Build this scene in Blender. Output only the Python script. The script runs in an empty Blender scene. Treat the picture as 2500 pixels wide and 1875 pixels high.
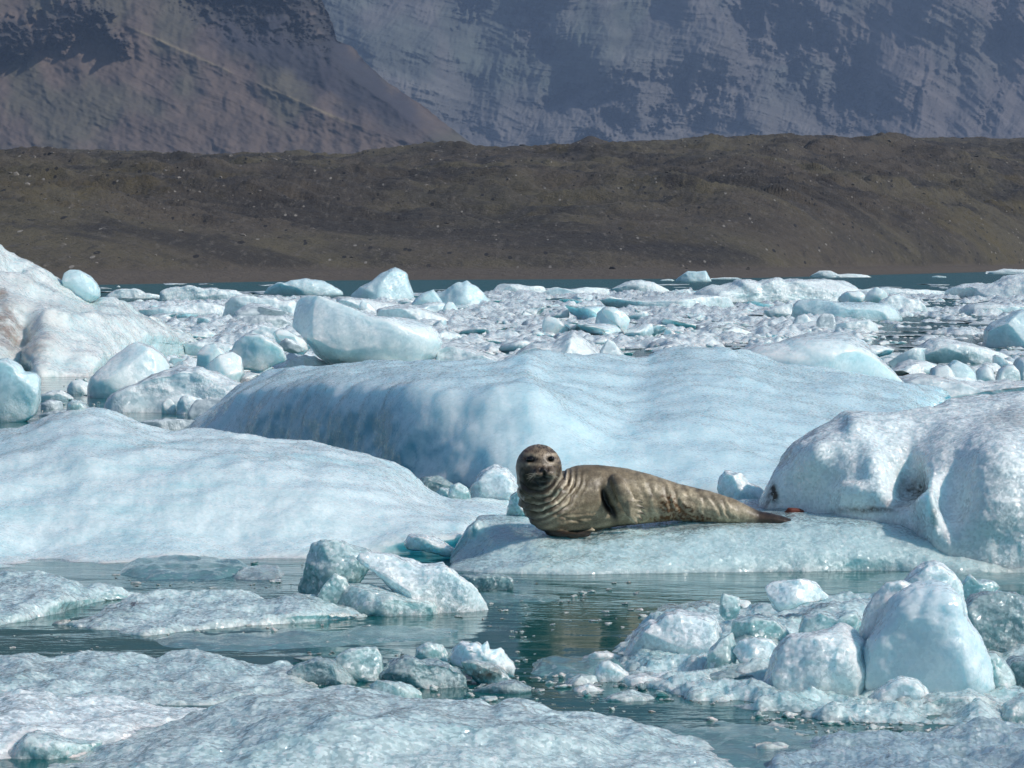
import bpy, bmesh, math, random
import numpy as np
from mathutils import Vector, Matrix

# ------------------------------------------------------------------ camera
F = 8320.0; H = 1.86; YH = 632.0            # focal length in photo pixels, camera height, horizon row
SC = bpy.context.scene
COL = SC.collection
TH = math.atan((937.5 - YH) / F)
cam_d = bpy.data.cameras.new("camera"); cam = bpy.data.objects.new("camera", cam_d); COL.objects.link(cam)
cam.location = (0, 0, H); cam.rotation_euler = (math.pi / 2 - TH, 0, 0)
cam_d.sensor_width = 36; cam_d.lens = F / 2500 * 36; cam_d.clip_start = 0.5; cam_d.clip_end = 30000
SC.camera = cam
SC.render.engine = 'CYCLES'
SC.cycles.max_bounces = 8; SC.cycles.diffuse_bounces = 4; SC.cycles.glossy_bounces = 3
SC.cycles.transmission_bounces = 5; SC.cycles.volume_bounces = 0; SC.cycles.caustics_reflective = False
SC.cycles.caustics_refractive = False
SC.cycles.sample_clamp_indirect = 4
SC.cycles.use_denoising = True
# ------------------------------------------------------------------ light
SUN_EL = math.radians(40); SUN_AZ = math.radians(-20)      # azimuth measured from +x towards +y
sdir = Vector((math.cos(SUN_EL) * math.cos(SUN_AZ), math.cos(SUN_EL) * math.sin(SUN_AZ), math.sin(SUN_EL)))
w = bpy.data.worlds.new("World"); SC.world = w; w.use_nodes = True
nt = w.node_tree; sky = nt.nodes.new('ShaderNodeTexSky'); sky.sky_type = 'NISHITA'; sky.sun_disc = False
sky.sun_elevation = SUN_EL; sky.sun_rotation = math.atan2(sdir.x, sdir.y)
sky.air_density = 1.0; sky.dust_density = 0.6; sky.ozone_density = 1.5
nt.links.new(sky.outputs[0], nt.nodes['Background'].inputs[0]); nt.nodes['Background'].inputs[1].default_value = 0.085
sl = bpy.data.lights.new("sun", 'SUN'); sl.energy = 3.3; sl.angle = math.radians(0.55); sl.color = (1.0, 0.965, 0.92)
so = bpy.data.objects.new("sun", sl); COL.objects.link(so); so.location = (60, -20, 60)
so.rotation_euler = (-sdir).to_track_quat('-Z', 'Y').to_euler()
SC.view_settings.view_transform = 'Standard'; SC.view_settings.look = 'None'
SC.view_settings.gamma = 1; SC.view_settings.use_curve_mapping = False; SC.view_settings.exposure = 0.22

# ------------------------------------------------------------------ helpers
CT, ST = math.cos(TH), math.sin(TH)
def rays(px, py):
    px = np.asarray(px, float); py = np.asarray(py, float)
    x = (px - 1250) / F; v = -(py - 937.5) / F
    return np.stack([x, CT + v * ST, -ST + v * CT], -1)
def W(px, py, Y):
    d = rays(px, py); s = np.asarray(Y, float) / d[..., 1]
    p = d * s[..., None]; p[..., 2] += H
    return p
def DW(py): return H * F / (np.asarray(py, float) - YH)       # distance of a water point seen at row py (close enough)
def WZ(px, py, z=0.0):
    d = rays(px, py); s = (z - H) / d[..., 2]
    p = d * s[..., None]; p[..., 2] += H
    return p
def PX(p):                                                   # world points back to photo pixels
    y = p[:, 1]; z = p[:, 2] - H
    f = y * CT - z * ST; u = y * ST + z * CT
    return 1250 + F * p[:, 0] / f, 937.5 - F * u / f

def _h(ix, iy, iz, s):
    n = (ix * 374761393 + iy * 668265263 + iz * 2147483647 + s * 974634777) & 0xffffffff
    n = ((n ^ (n >> 13)) * 1274126177) & 0xffffffff
    n = ((n ^ (n >> 16)) * 2246822519) & 0xffffffff
    return (n ^ (n >> 15)) & 0xffffffff
def pn(p, seed=0):
    """Perlin noise, about -0.7 .. 0.7"""
    p = np.asarray(p, float); i = np.floor(p).astype(np.int64); f = p - i
    u = f * f * f * (f * (f * 6 - 15) + 10)
    out = 0
    for dx in (0, 1):
        wx = u[:, 0] if dx else 1 - u[:, 0]
        for dy in (0, 1):
            wy = u[:, 1] if dy else 1 - u[:, 1]
            for dz in (0, 1):
                wz = u[:, 2] if dz else 1 - u[:, 2]
                h = _h(i[:, 0] + dx, i[:, 1] + dy, i[:, 2] + dz, seed)
                a = (h & 0xffff) / 65535.0 * 2 * np.pi; c = ((h >> 16) & 0xffff) / 65535.0 * 2 - 1
                s = np.sqrt(1 - c * c)
                g = np.cos(a) * s * (f[:, 0] - dx) + np.sin(a) * s * (f[:, 1] - dy) + c * (f[:, 2] - dz)
                out = out + wx * wy * wz * g
    return out * 1.3
def fbm(p, seed=0, oct=4, gain=0.5, ridged=False):
    a = 1.0; o = 0; q = np.array(p, float)
    for k in range(oct):
        n = pn(q, seed + k * 17)
        o = o + a * ((0.5 - np.abs(n)) if ridged else n)
        a *= gain; q = q * 2.03 + 7.1
    return o
def sstep(a, b, x):
    t = np.clip((x - a) / (b - a), 0, 1); return t * t * (3 - 2 * t)

def mesh_from(name, v, f, mat=None, smooth=True):
    me = bpy.data.meshes.new(name); v = np.asarray(v, np.float32); f = np.asarray(f, np.int32)
    n, k = f.shape
    me.vertices.add(len(v)); me.vertices.foreach_set("co", v.ravel())
    me.loops.add(n * k); me.loops.foreach_set("vertex_index", f.ravel())
    me.polygons.add(n); me.polygons.foreach_set("loop_start", np.arange(0, n * k, k, dtype=np.int32))
    me.polygons.foreach_set("use_smooth", np.full(n, smooth))
    me.update(calc_edges=True); me.validate()
    if mat: me.materials.append(mat)
    return me
def tag(o, label=None, cat=None, group=None, kind=None):
    if label: o["label"] = label
    if cat: o["category"] = cat
    if group: o["group"] = group
    if kind: o["kind"] = kind
    return o
def obj(name, v, f, mat, parent=None, origin=None, smooth=True):
    v = np.asarray(v, float)
    if origin is None:
        origin = np.array([v[:, 0].mean(), v[:, 1].mean(), 0.0]) if parent is None else np.array(parent.location)
    o = bpy.data.objects.new(name, mesh_from(name, v - origin, f, mat, smooth))
    COL.objects.link(o)
    if parent is None: o.location = origin
    else: o.parent = parent
    return o
def setcol(o, c, name="col"):
    a = o.data.color_attributes.new(name, 'FLOAT_COLOR', 'POINT')
    c4 = np.ones((len(c), 4), np.float32); c4[:, :3] = c; a.data.foreach_set("color", c4.ravel())

_ico = {}
def ico(level):
    if level not in _ico:
        bm = bmesh.new(); bmesh.ops.create_icosphere(bm, subdivisions=level, radius=1)
        v = np.array([x.co[:] for x in bm.verts]); f = np.array([[q.index for q in x.verts] for x in bm.faces]); bm.free()
        v /= np.linalg.norm(v, axis=1)[:, None]
        _ico[level] = (v, f)
    return _ico[level]
def grid_faces(nr, nc, off=0):
    i = np.arange(nr - 1)[:, None] * nc + np.arange(nc - 1)[None]
    return (np.stack([i, i + 1, i + nc + 1, i + nc], -1) + off).reshape(-1, 4)
def grid_normals(G):
    du = np.gradient(G, axis=1); dv = np.gradient(G, axis=0)
    n = np.cross(du, dv); n /= np.linalg.norm(n, axis=2, keepdims=True) + 1e-9
    return n
def mesh_normals(v, f):
    a, b, c = v[f[:, 0]], v[f[:, 1]], v[f[:, 2]]
    fn = np.cross(b - a, c - a); n = np.zeros_like(v)
    for k in range(3): np.add.at(n, f[:, k], fn)
    return n / (np.linalg.norm(n, axis=1)[:, None] + 1e-12)

# ------------------------------------------------------------------ materials
def nodes(name):
    m = bpy.data.materials.new(name); m.use_nodes = True
    return m, m.node_tree, m.node_tree.nodes['Principled BSDF']
def N(t, typ, **kw):
    n = t.nodes.new(typ)
    for k, v in kw.items():
        if k.startswith('i_'):
            key = k[2:]; key = int(key) if key.isdigit() else key.replace('_', ' ')
            n.inputs[key].default_value = v
        else: setattr(n, k, v)
    return n
def mixc(t, fac, a, b, mode='MIX'):
    n = t.nodes.new('ShaderNodeMix'); n.data_type = 'RGBA'; n.blend_type = mode
    for s, x in ((0, fac), (6, a), (7, b)):
        if isinstance(x, (int, float)): n.inputs[s].default_value = x
        elif isinstance(x, tuple): n.inputs[s].default_value = (*x, 1)
        else: t.links.new(x, n.inputs[s])
    return n.outputs[2]
def mth(t, op, a, b=None, clamp=False):
    n = t.nodes.new('ShaderNodeMath'); n.operation = op; n.use_clamp = clamp
    for s, x in ((0, a), (1, b)):
        if x is None: continue
        if isinstance(x, (int, float)): n.inputs[s].default_value = x
        else: t.links.new(x, n.inputs[s])
    return n.outputs[0]
def ramp(t, fac, a, b):
    n = t.nodes.new('ShaderNodeMapRange'); n.interpolation_type = 'SMOOTHSTEP'
    n.inputs[1].default_value = a; n.inputs[2].default_value = b
    t.links.new(fac, n.inputs[0]); return n.outputs[0]
def noise(t, vec, scale, detail=4, rough=0.55, **kw):
    n = N(t, 'ShaderNodeTexNoise'); n.inputs['Scale'].default_value = scale
    n.inputs['Detail'].default_value = detail; n.inputs['Roughness'].default_value = rough
    t.links.new(vec, n.inputs['Vector']); return n.outputs['Fac']

def ice_mat(name, deep, crust, grain=0.018, spark=0.5, bump=0.6, sss=0.25, rough=0.32, crust_amt=0.75, dirt=None, attr=False, streak=False, speck=0.22, upw=0.55, patch=1.5, coat=0.6, ssc=0.30, trans=0.0, fine=0.8, off=0.0):
    m, t, b = nodes(name)
    tc = N(t, 'ShaderNodeTexCoord'); vec = tc.outputs['Object']
    geo = N(t, 'ShaderNodeNewGeometry')
    n1 = noise(t, vec, 1.3, 5, 0.6); n2 = noise(t, vec, 0.28 / grain, 4, 0.65)
    sx = N(t, 'ShaderNodeSeparateXYZ'); t.links.new(geo.outputs['Normal'], sx.inputs[0])
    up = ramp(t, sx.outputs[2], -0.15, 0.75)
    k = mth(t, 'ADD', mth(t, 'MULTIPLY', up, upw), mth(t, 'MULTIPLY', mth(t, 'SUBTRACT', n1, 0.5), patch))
    k = mth(t, 'ADD', k, mth(t, 'MULTIPLY', mth(t, 'SUBTRACT', n2, 0.5), fine))
    if off: k = mth(t, 'ADD', k, off)
    if streak:
        mp = N(t, 'ShaderNodeMapping'); mp.inputs['Scale'].default_value = (0.6, 5, 5); mp.inputs['Rotation'].default_value = (0, 0.5, 0)
        t.links.new(vec, mp.inputs[0])
        k = mth(t, 'ADD', k, mth(t, 'MULTIPLY', mth(t, 'SUBTRACT', noise(t, mp.outputs[0], 1.0, 5, 0.65), 0.5), 1.6 * streak))
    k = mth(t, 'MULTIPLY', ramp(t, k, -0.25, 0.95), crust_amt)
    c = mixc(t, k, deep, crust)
    if attr:
        at = N(t, 'ShaderNodeAttribute'); at.attribute_name = 'col'
        dn = ramp(t, noise(t, vec, 0.12 / grain, 6, 0.75), 0.28, 0.62)
        sa = N(t, 'ShaderNodeSeparateColor'); t.links.new(at.outputs['Color'], sa.inputs[0])
        c = mixc(t, mth(t, 'MULTIPLY', sa.outputs[0], dn, True), c, dirt or (0.05, 0.04, 0.03))
    t.links.new(c, b.inputs['Base Color'])
    # crystal facets: each grain tilts its own way
    vo = N(t, 'ShaderNodeTexVoronoi'); vo.inputs['Scale'].default_value = 1.0 / grain; t.links.new(vec, vo.inputs['Vector'])
    vo2 = N(t, 'ShaderNodeTexVoronoi'); vo2.inputs['Scale'].default_value = 0.37 / grain; t.links.new(vec, vo2.inputs['Vector'])
    def tilt(v, amt, **kk):
        s = N(t, 'ShaderNodeVectorMath', operation='SUBTRACT'); s.inputs[1].default_value = (0.5, 0.5, 0.5); t.links.new(v, s.inputs[0])
        q = N(t, 'ShaderNodeVectorMath', operation='SCALE'); q.inputs['Scale'].default_value = amt; t.links.new(s.outputs[0], q.inputs[0])
        return q.outputs[0]
    sv = N(t, 'ShaderNodeSeparateColor'); t.links.new(vo.outputs['Color'], sv.inputs[0])
    sv2 = N(t, 'ShaderNodeSeparateColor'); t.links.new(vo2.outputs['Color'], sv2.inputs[0])
    sp_ = mth(t, 'ADD', mth(t, 'MULTIPLY', sv.outputs[0], 0.65), mth(t, 'MULTIPLY', sv2.outputs[0], 0.35))
    lo_, hi_ = 1 - speck, 1 + speck * 0.55
    c = mixc(t, 1.0, c, mixc(t, ramp(t, sp_, 0.15, 0.85), (lo_ * 0.97, lo_, lo_ * 1.01), (hi_, hi_, hi_)), 'MULTIPLY')
    c = mixc(t, mth(t, 'MULTIPLY', mth(t, 'GREATER_THAN', sv.outputs[1], 0.93), min(1, speck * 2.2)), c, (0.93, 0.95, 0.95))
    t.links.new(c, b.inputs['Base Color'])
    rr = mth(t, 'SUBTRACT', rough, mth(t, 'MULTIPLY', mth(t, 'GREATER_THAN', sv.outputs[2], 0.72), rough * 0.65)); t.links.new(rr, b.inputs['Roughness'])
    def normal_of(base, k1, k2):
        ad = N(t, 'ShaderNodeVectorMath', operation='ADD'); t.links.new(tilt(vo.outputs['Color'], k1), ad.inputs[0]); t.links.new(tilt(vo2.outputs['Color'], k2), ad.inputs[1])
        a2 = N(t, 'ShaderNodeVectorMath', operation='ADD'); t.links.new(base, a2.inputs[0]); t.links.new(ad.outputs[0], a2.inputs[1])
        nm = N(t, 'ShaderNodeVectorMath', operation='NORMALIZE'); t.links.new(a2.outputs[0], nm.inputs[0]); return nm.outputs[0]
    bp = N(t, 'ShaderNodeBump'); bp.inputs['Strength'].default_value = bump; bp.inputs['Distance'].default_value = grain * 1.2
    t.links.new(noise(t, vec, 0.22 / grain, 6, 0.7), bp.inputs['Height'])
    t.links.new(mth(t, 'MULTIPLY', bump, mth(t, 'ADD', 0.35, mth(t, 'MULTIPLY', ramp(t, noise(t, vec, 2.3, 3, 0.6), 0.42, 0.60), 1.3))), bp.inputs['Strength'])
    b.inputs['Transmission Weight'].default_value = trans
    t.links.new(normal_of(bp.outputs[0], spark * 0.45, spark * 0.30), b.inputs['Normal'])
    t.links.new(normal_of(bp.outputs[0], spark * 1.3, spark * 0.8), b.inputs['Coat Normal'])
    b.inputs['Coat Weight'].default_value = coat; b.inputs['Coat Roughness'].default_value = 0.13; b.inputs['Coat IOR'].default_value = 1.4
    b.inputs['IOR'].default_value = 1.31
    if sss:
        b.subsurface_method = 'BURLEY'
        b.inputs['Subsurface Weight'].default_value = sss; b.inputs['Subsurface Radius'].default_value = (0.22, 0.75, 1.0); b.inputs['Subsurface Scale'].default_value = ssc
    return m

M = {}
M['cyan'] = ice_mat('pale_blue_ice', (0.30, 0.60, 0.65), (0.70, 0.815, 0.825), grain=0.016, spark=0.15, bump=0.2, coat=0.35, sss=0.7, crust_amt=0.95, streak=True, speck=0.06, upw=0.75, fine=0.3)
M['blue'] = ice_mat('deep_blue_ice', (0.05, 0.32, 0.43), (0.60, 0.775, 0.81), grain=0.022, spark=0.09, bump=0.14, coat=0.3, sss=0.8, crust_amt=0.95, streak=0.35, speck=0.04, upw=1.7, off=-0.75, fine=0.2, patch=0.9, ssc=0.5)
M['white'] = ice_mat('smooth_white_ice', (0.56, 0.74, 0.79), (0.80, 0.885, 0.895), grain=0.013, spark=0.30, bump=0.3, sss=0.7, speck=0.05, ssc=0.15)
M['snow'] = ice_mat('granular_white_ice', (0.64, 0.78, 0.80), (0.84, 0.91, 0.905), grain=0.015, coat=0.8, spark=0.6, bump=0.5, sss=0.6, attr=True, speck=0.14, rough=0.25, upw=0.8, fine=0.6, ssc=0.15)
M['grey'] = ice_mat('wet_grey_ice', (0.26, 0.46, 0.47), (0.64, 0.745, 0.745), grain=0.015, patch=2.6, spark=0.6, bump=0.45, sss=0.6, rough=0.20, attr=True, speck=0.19, upw=0.8, ssc=0.15, coat=0.9)
M['glass'] = ice_mat('glassy_shelf_ice', (0.16, 0.42, 0.46), (0.52, 0.69, 0.70), patch=1.5, grain=0.015, spark=0.55, bump=0.5, sss=0.6, rough=0.18, attr=True, speck=0.08, crust_amt=0.95, upw=1.2, ssc=0.2, coat=0.9)
M['clear'] = ice_mat('clear_wet_ice', (0.17, 0.34, 0.37), (0.60, 0.74, 0.74), grain=0.014, spark=0.6, bump=0.6, sss=0.5, rough=0.12, speck=0.19, upw=0.8, ssc=0.1, coat=1.0, trans=0.35)
M['awash'] = ice_mat('submerged_ice', (0.05, 0.17, 0.17), (0.17, 0.32, 0.32), grain=0.02, spark=0.10, bump=0.4, sss=0, rough=0.08, speck=0.10)
M['far'] = ice_mat('far_white_ice', (0.54, 0.71, 0.74), (0.88, 0.92, 0.90), grain=0.06, spark=0.45, bump=0.6, sss=0.4, speck=0.08, upw=0.8)
M['farsmooth'] = ice_mat('far_smooth_white_ice', (0.62, 0.78, 0.80), (0.87, 0.915, 0.90), grain=0.04, spark=0.25, bump=0.3, sss=0.7, speck=0.04, ssc=0.5)
M['farcyan'] = ice_mat('far_pale_blue_ice', (0.50, 0.71, 0.75), (0.74, 0.86, 0.87), grain=0.05, spark=0.3, bump=0.4, sss=0.6, speck=0.05, ssc=0.5)
M['fargrey'] = ice_mat('far_grey_slush', (0.44, 0.54, 0.57), (0.80, 0.85, 0.84), grain=0.06, spark=0.45, bump=0.6, sss=0, speck=0.10)
M['dirty'] = ice_mat('dirty_warm_ice', (0.50, 0.68, 0.69), (0.87, 0.85, 0.80), grain=0.04, spark=0.25, bump=0.5, sss=0.4, attr=True, dirt=(0.27, 0.21, 0.17), streak=True, speck=0.06)
M['black'] = ice_mat('sediment_laden_ice', (0.03, 0.03, 0.03), (0.16, 0.15, 0.14), grain=0.015, spark=0.8, bump=1.0, sss=0, rough=0.2)
# ------------------------------------------------------------------ ice builders
SEED = [11]
def nseed():
    SEED[0] += 1; return SEED[0]
def rough(v, n, size, amp, seed, fine=True):
    """displace along normals at several scales; size in metres = feature size of the whole piece"""
    d = fbm(v / (size * 0.45), seed, 3) * size * 0.10 * amp
    d += (fbm(v / (size * 0.20), seed + 3, 3, 0.5, True) - 0.45) * size * 0.028 * amp
    if fine: d += fbm(v / (size * 0.04), seed + 9, 2) * size * 0.010 * amp
    return v + n * d[:, None]
def curve(pts, n, k=0.0):
    p = np.array([q[:2] for q in pts], float)
    t = np.linspace(0, 1, n)
    s = (p[:, 0] - p[0, 0]) / (p[-1, 0] - p[0, 0])
    px = p[0, 0] + t * (p[-1, 0] - p[0, 0])
    py = np.interp(t, s, p[:, 1])
    if len(pts[0]) > 2 and pts[0][2] is not None:
        Y = np.interp(t, s, np.array([q[2] for q in pts], float)); P = None
    else: Y = None
    # light smoothing of the polyline corners
    ker = np.array([1, 2, 3, 2, 1.]); ker /= ker.sum()
    def sm(a):
        b = np.pad(a, 2, mode='edge'); b = np.convolve(b, ker, 'valid'); b[0] = a[0]; b[-1] = a[-1]; return b
    r = max(1, n // 160)
    for _ in range(r):
        py = sm(py)
        if Y is not None: Y = sm(Y)
    return WZ(px, py, 0.0) if Y is None else W(px, py, Y)
def loft(name, cat, label, mat, curves, back=0.8, under=0.25, amp=1.0, size=None, step=5.0, rows=None, bumps=(), parent=None, group=None, dirt=(), seed=None, foot=0.10):
    """ice sheet whose surface runs from a front waterline over inner contour lines to a ridge and down behind it"""
    seed = seed or nseed()
    x0 = min(c[0][0] for c in curves); x1 = max(c[-1][0] for c in curves)
    n = int(np.clip((x1 - x0) / step, 24, 420))
    C = [curve(c, n) for c in curves]
    for k_ in range(1, len(C)):
        lo = C[k_ - 1][:, 1] + 0.02; bad = C[k_][:, 1] < lo
        if bad.any():
            a_, b_ = PX(C[k_][bad]); C[k_][bad] = W(a_, b_, lo[bad])
    f = C[0].copy(); f[:, 1] -= foot; f[:, 2] = -under if parent is None or C[0][:, 2].mean() < 0.05 else f[:, 2] - under
    r = C[-1]
    b1 = r.copy(); b1[:, 1] += back * 0.45; b1[:, 2] = r[:, 2] * 0.80 - 0.01
    b2 = r.copy(); b2[:, 1] += back; b2[:, 2] = -under
    C = [f] + C + [b1, b2]
    C = np.array(C)
    P = np.concatenate([2 * C[:1] - C[1:2], C, 2 * C[-1:] - C[-2:-1]])
    G = []
    hpx = max(30, np.ptp([q[1] for c in curves for q in c]))
    for k in range(1, len(P) - 2):
        nr = rows or int(np.clip(hpx / step / max(1, len(curves) - 1), 6, 46))
        if k in (1, len(P) - 3): nr = 6
        for t in np.arange(nr) / nr:
            p0, p1, p2, p3 = P[k - 1], P[k], P[k + 1], P[k + 2]
            m1 = (p2 - p0) * 0.5 * 0.75; m2 = (p3 - p1) * 0.5 * 0.75
            h = (2 * t ** 3 - 3 * t * t + 1) * p1 + (t ** 3 - 2 * t * t + t) * m1 + (-2 * t ** 3 + 3 * t * t) * p2 + (t ** 3 - t * t) * m2
            G.append(h)
    G.append(P[-2]); G = np.array(G)
    # close the two ends under water
    for side in (0, -1):
        e = G[:, side].copy(); out = -1 if side == 0 else 1
        ws = 0.10 + 0.3 * np.maximum(e[:, 2], 0)
        e2 = e.copy(); e2[:, 0] += out * ws; e2[:, 2] = np.minimum(e[:, 2], -under)
        e1 = e.copy(); e1[:, 0] += out * ws * 0.65; e1[:, 2] = e[:, 2] * 0.45 - 0.04
        G = np.concatenate([e2[:, None], e1[:, None], G], 1) if side == 0 else np.concatenate([G, e1[:, None], e2[:, None]], 1)
    nr, nc = G.shape[:2]
    nm = grid_normals(G).reshape(-1, 3); v = G.reshape(-1, 3)
    if nm[nr // 2 * nc + nc // 2, 2] < 0: nm = -nm
    size = size or min((x1 - x0) / F * v[:, 1].mean(), 1.6) * 0.6
    px, py = PX(v)
    for (bx, by, rad, a) in bumps:
        ry = rad if np.isscalar(rad) else rad[1]; rx = rad if np.isscalar(rad) else rad[0]
        g = np.exp(-((px - bx) / rx) ** 2 - ((py - by) / ry) ** 2) * a
        v = v + nm * g[:, None] * 0.7; v[:, 2] += g * 0.5
    v = rough(v, nm, size, amp, seed)
    fc = grid_faces(nr, nc)
    o = obj(name, v, fc[:, ::-1], M[mat], parent)
    col = np.zeros((len(v), 3))
    for (bx, by, rx, ry, a) in dirt:
        col[:, 0] = np.maximum(col[:, 0], a * np.exp(-(((px - bx) / rx) ** 2 + ((py - by) / ry) ** 2) ** 1.5))
    setcol(o, col)
    if label: tag(o, label, cat, group)
    return o
def radial(poly, c, n=720):
    """radius of a star-shaped outline by angle"""
    p = np.array(poly, float) - c; th = np.linspace(-np.pi, np.pi, n, endpoint=False); R = np.zeros(n)
    q = np.roll(p, -1, 0)
    for i, a in enumerate(th):
        d = np.array([math.cos(a), math.sin(a)]); e = q - p
        den = d[0] * e[:, 1] - d[1] * e[:, 0]; den[np.abs(den) < 1e-12] = 1e-12
        t = (p[:, 0] * e[:, 1] - p[:, 1] * e[:, 0]) / den; s = (p[:, 0] * d[1] - p[:, 1] * d[0]) / den
        ok = (s >= -1e-6) & (s <= 1 + 1e-6) & (t > 0)
        R[i] = t[ok].max() if ok.any() else np.nan
    bad = np.isnan(R)
    if bad.any(): R[bad] = np.interp(th[bad], th[~bad], R[~bad])
    return th, R
def lump(name, cat, label, mat, poly, Y, T=None, closed=True, base=None, amp=1.0, box=0.62, facets=5, lvl=None, parent=None, group=None, dirt=(), seed=None, depth=0.25, center=None):
    """solid block of ice whose outline, seen from the boat, is poly; T = half thickness in metres.
    closed=False: poly is the upper outline only and the block goes down into the water below row base"""
    seed = seed or nseed(); rng = np.random.RandomState(seed)
    p = [tuple(q) for q in poly]
    xs = [q[0] for q in p]; ys = [q[1] for q in p]
    wpx = max(xs) - min(xs); hpx = (max(ys) if closed else base) - min(ys)
    if Y is None: Y = float(DW(base))
    wm = wpx / F * Y; hm = hpx / F * Y
    if T is None: T = 0.5 * max(min(wm, 1.8 * hm), hm * 0.6)
    if not closed:
        Y = Y + T * 0.85
        P3 = W([q[0] for q in p], [q[1] for q in p], Y)
        c2 = np.array([0.5 * (P3[:, 0].min() + P3[:, 0].max()) if center is None else W(center, 700, Y)[0], 0.0])
        pl = [(a[0], a[2]) for a in P3]
        xl, xr = pl[0], pl[-1]
        pl = pl + [(xr[0] + 0.02 * wm, min(xr[1], 0) - 0.02), (xr[0] - wm * 0.15, -depth * hm - 0.05), (xl[0] + wm * 0.15, -depth * hm - 0.05), (xl[0] - 0.02 * wm, min(xl[1], 0) - 0.02)]
        c2[1] = 0.02
    else:
        P3 = W([q[0] for q in p], [q[1] for q in p], Y)
        pl = [(a[0], a[2]) for a in P3]
        a = np.array(pl); c2 = np.array([(a[:, 0].min() + a[:, 0].max()) / 2, (a[:, 1].min() + a[:, 1].max()) / 2])
        c2 = 0.5 * c2 + 0.5 * a.mean(0)
    th, R = radial(pl, c2)
    k = np.array([1, 2, 3, 2, 1.]); k /= k.sum()
    for _ in range(3): R = np.convolve(np.concatenate([R[-2:], R, R[:2]]), k, 'valid')
    if lvl is None:
        s = max(wpx, hpx); lvl = 3 if s < 26 else 4 if s < 75 else 5 if s < 190 else 6
    d, fc = ico(lvl)
    ang = np.arctan2(d[:, 2], d[:, 0]); m = np.sqrt(d[:, 0] ** 2 + d[:, 2] ** 2)
    r = np.interp(ang, np.append(th, np.pi), np.append(R, R[0]))
    mm = m ** box
    y = np.sign(d[:, 1]) * np.abs(d[:, 1]) ** 0.85
    rel = np.stack([np.cos(ang) * r * mm, y * T, np.sin(ang) * r * mm], 1)
    # flat broken faces, turned mostly to and away from the viewer so the outline stays
    for _ in range(facets):
        nn = rng.normal(size=3); nn[1] = (abs(nn[1]) + 1.0) * (-1 if rng.rand() < 0.7 else 1); nn[2] = nn[2] * 0.8 + 0.15
        nn /= np.linalg.norm(nn)
        s = rel @ nn; lim = np.percentile(s, 99.5) * rng.uniform(0.70, 0.90)
        over = s > lim
        rel[over] -= nn[None] * ((s[over] - lim) * 0.9)[:, None]
    v = rel + np.array([c2[0], Y, c2[1]])
    n = mesh_normals(v, fc)
    v = rough(v, n, max(min(wm, hm * 2), 0.02), 0.55 * amp, seed, lvl >= 4)
    o = obj(name, v, fc, M[mat], parent)
    px, py = PX(v); col = np.zeros((len(v), 3))
    for (bx, by, rx, ry, a) in dirt:
        col[:, 0] = np.maximum(col[:, 0], a * np.exp(-(((px - bx) / rx) ** 2 + ((py - by) / ry) ** 2) ** 1.5))
    setcol(o, col)
    if label: tag(o, label, cat, group)
    return o
def chunk_mesh(name, mat, level, seed, flat=0.5, amp=1.0):
    """free chunk about 1 m across, sitting with its waterline at z = 0"""
    rng = np.random.RandomState(seed); d, f = ico(level); v = d.copy()
    for _ in range(11):
        nn = rng.normal(size=3); nn /= np.linalg.norm(nn); s = v @ nn; lim = rng.uniform(0.34, 0.72)
        o = s > lim; v[o] -= nn[None] * ((s[o] - lim) * 0.97)[:, None]
    v = v * np.array([0.5, 0.42, 0.5 * flat])
    n = mesh_normals(v, f); v = rough(v, n, 0.7, amp, seed + 5, level > 2)
    v[:, 2] += 0.18 * flat
    return v, f
# ------------------------------------------------------------------ setting: water, moraine shore, mountains
def water_mat():
    m, t, b = nodes('glacier_lagoon_water')
    tc = N(t, 'ShaderNodeTexCoord'); vec = tc.outputs['Object']
    b.inputs['Base Color'].default_value = (0.003, 0.086, 0.088, 1); b.inputs['Specular IOR Level'].default_value = 0.22
    b.inputs['Roughness'].default_value = 0.04; b.inputs['IOR'].default_value = 1.333
    big = ramp(t, noise(t, vec, 0.35, 3), 0.42, 0.60)
    mp = N(t, 'ShaderNodeMapping'); mp.inputs['Scale'].default_value = (1, 1.6, 1); mp.inputs['Rotation'].default_value = (0, 0, 0.35); t.links.new(vec, mp.inputs[0])
    b1 = N(t, 'ShaderNodeBump'); b1.inputs['Distance'].default_value = 0.006; b1.inputs['Strength'].default_value = 1
    hh = mth(t, 'MULTIPLY', noise(t, mp.outputs[0], 7, 3, 0.5), mth(t, 'ADD', mth(t, 'MULTIPLY', big, 0.75), 0.25))
    t.links.new(hh, b1.inputs['Height'])
    sy_ = N(t, 'ShaderNodeSeparateXYZ'); t.links.new(vec, sy_.inputs[0])
    windy = ramp(t, sy_.outputs[1], 45, 130)
    t.links.new(mth(t, 'ADD', 0.04, mth(t, 'MULTIPLY', windy, 0.16)), b.inputs['Roughness'])
    b3 = N(t, 'ShaderNodeBump'); b3.inputs['Distance'].default_value = 0.16; b3.inputs['Strength'].default_value = 1
    t.links.new(mth(t, 'MULTIPLY', noise(t, mp.outputs[0], 2.2, 3, 0.6), windy), b3.inputs['Height'])
    b2 = N(t, 'ShaderNodeBump'); b2.inputs['Distance'].default_value = 0.025; b2.inputs['Strength'].default_value = 1
    t.links.new(noise(t, mp.outputs[0], 0.9, 2, 0.5), b2.inputs['Height']); t.links.new(b1.outputs[0], b2.inputs['Normal'])
    t.links.new(b2.outputs[0], b3.inputs['Normal']); t.links.new(b3.outputs[0], b.inputs['Normal'])
    return m
v = np.array([[-5000, -200, 0], [5000, -200, 0], [5000, 9000, 0], [-5000, 9000, 0]], float)
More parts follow.
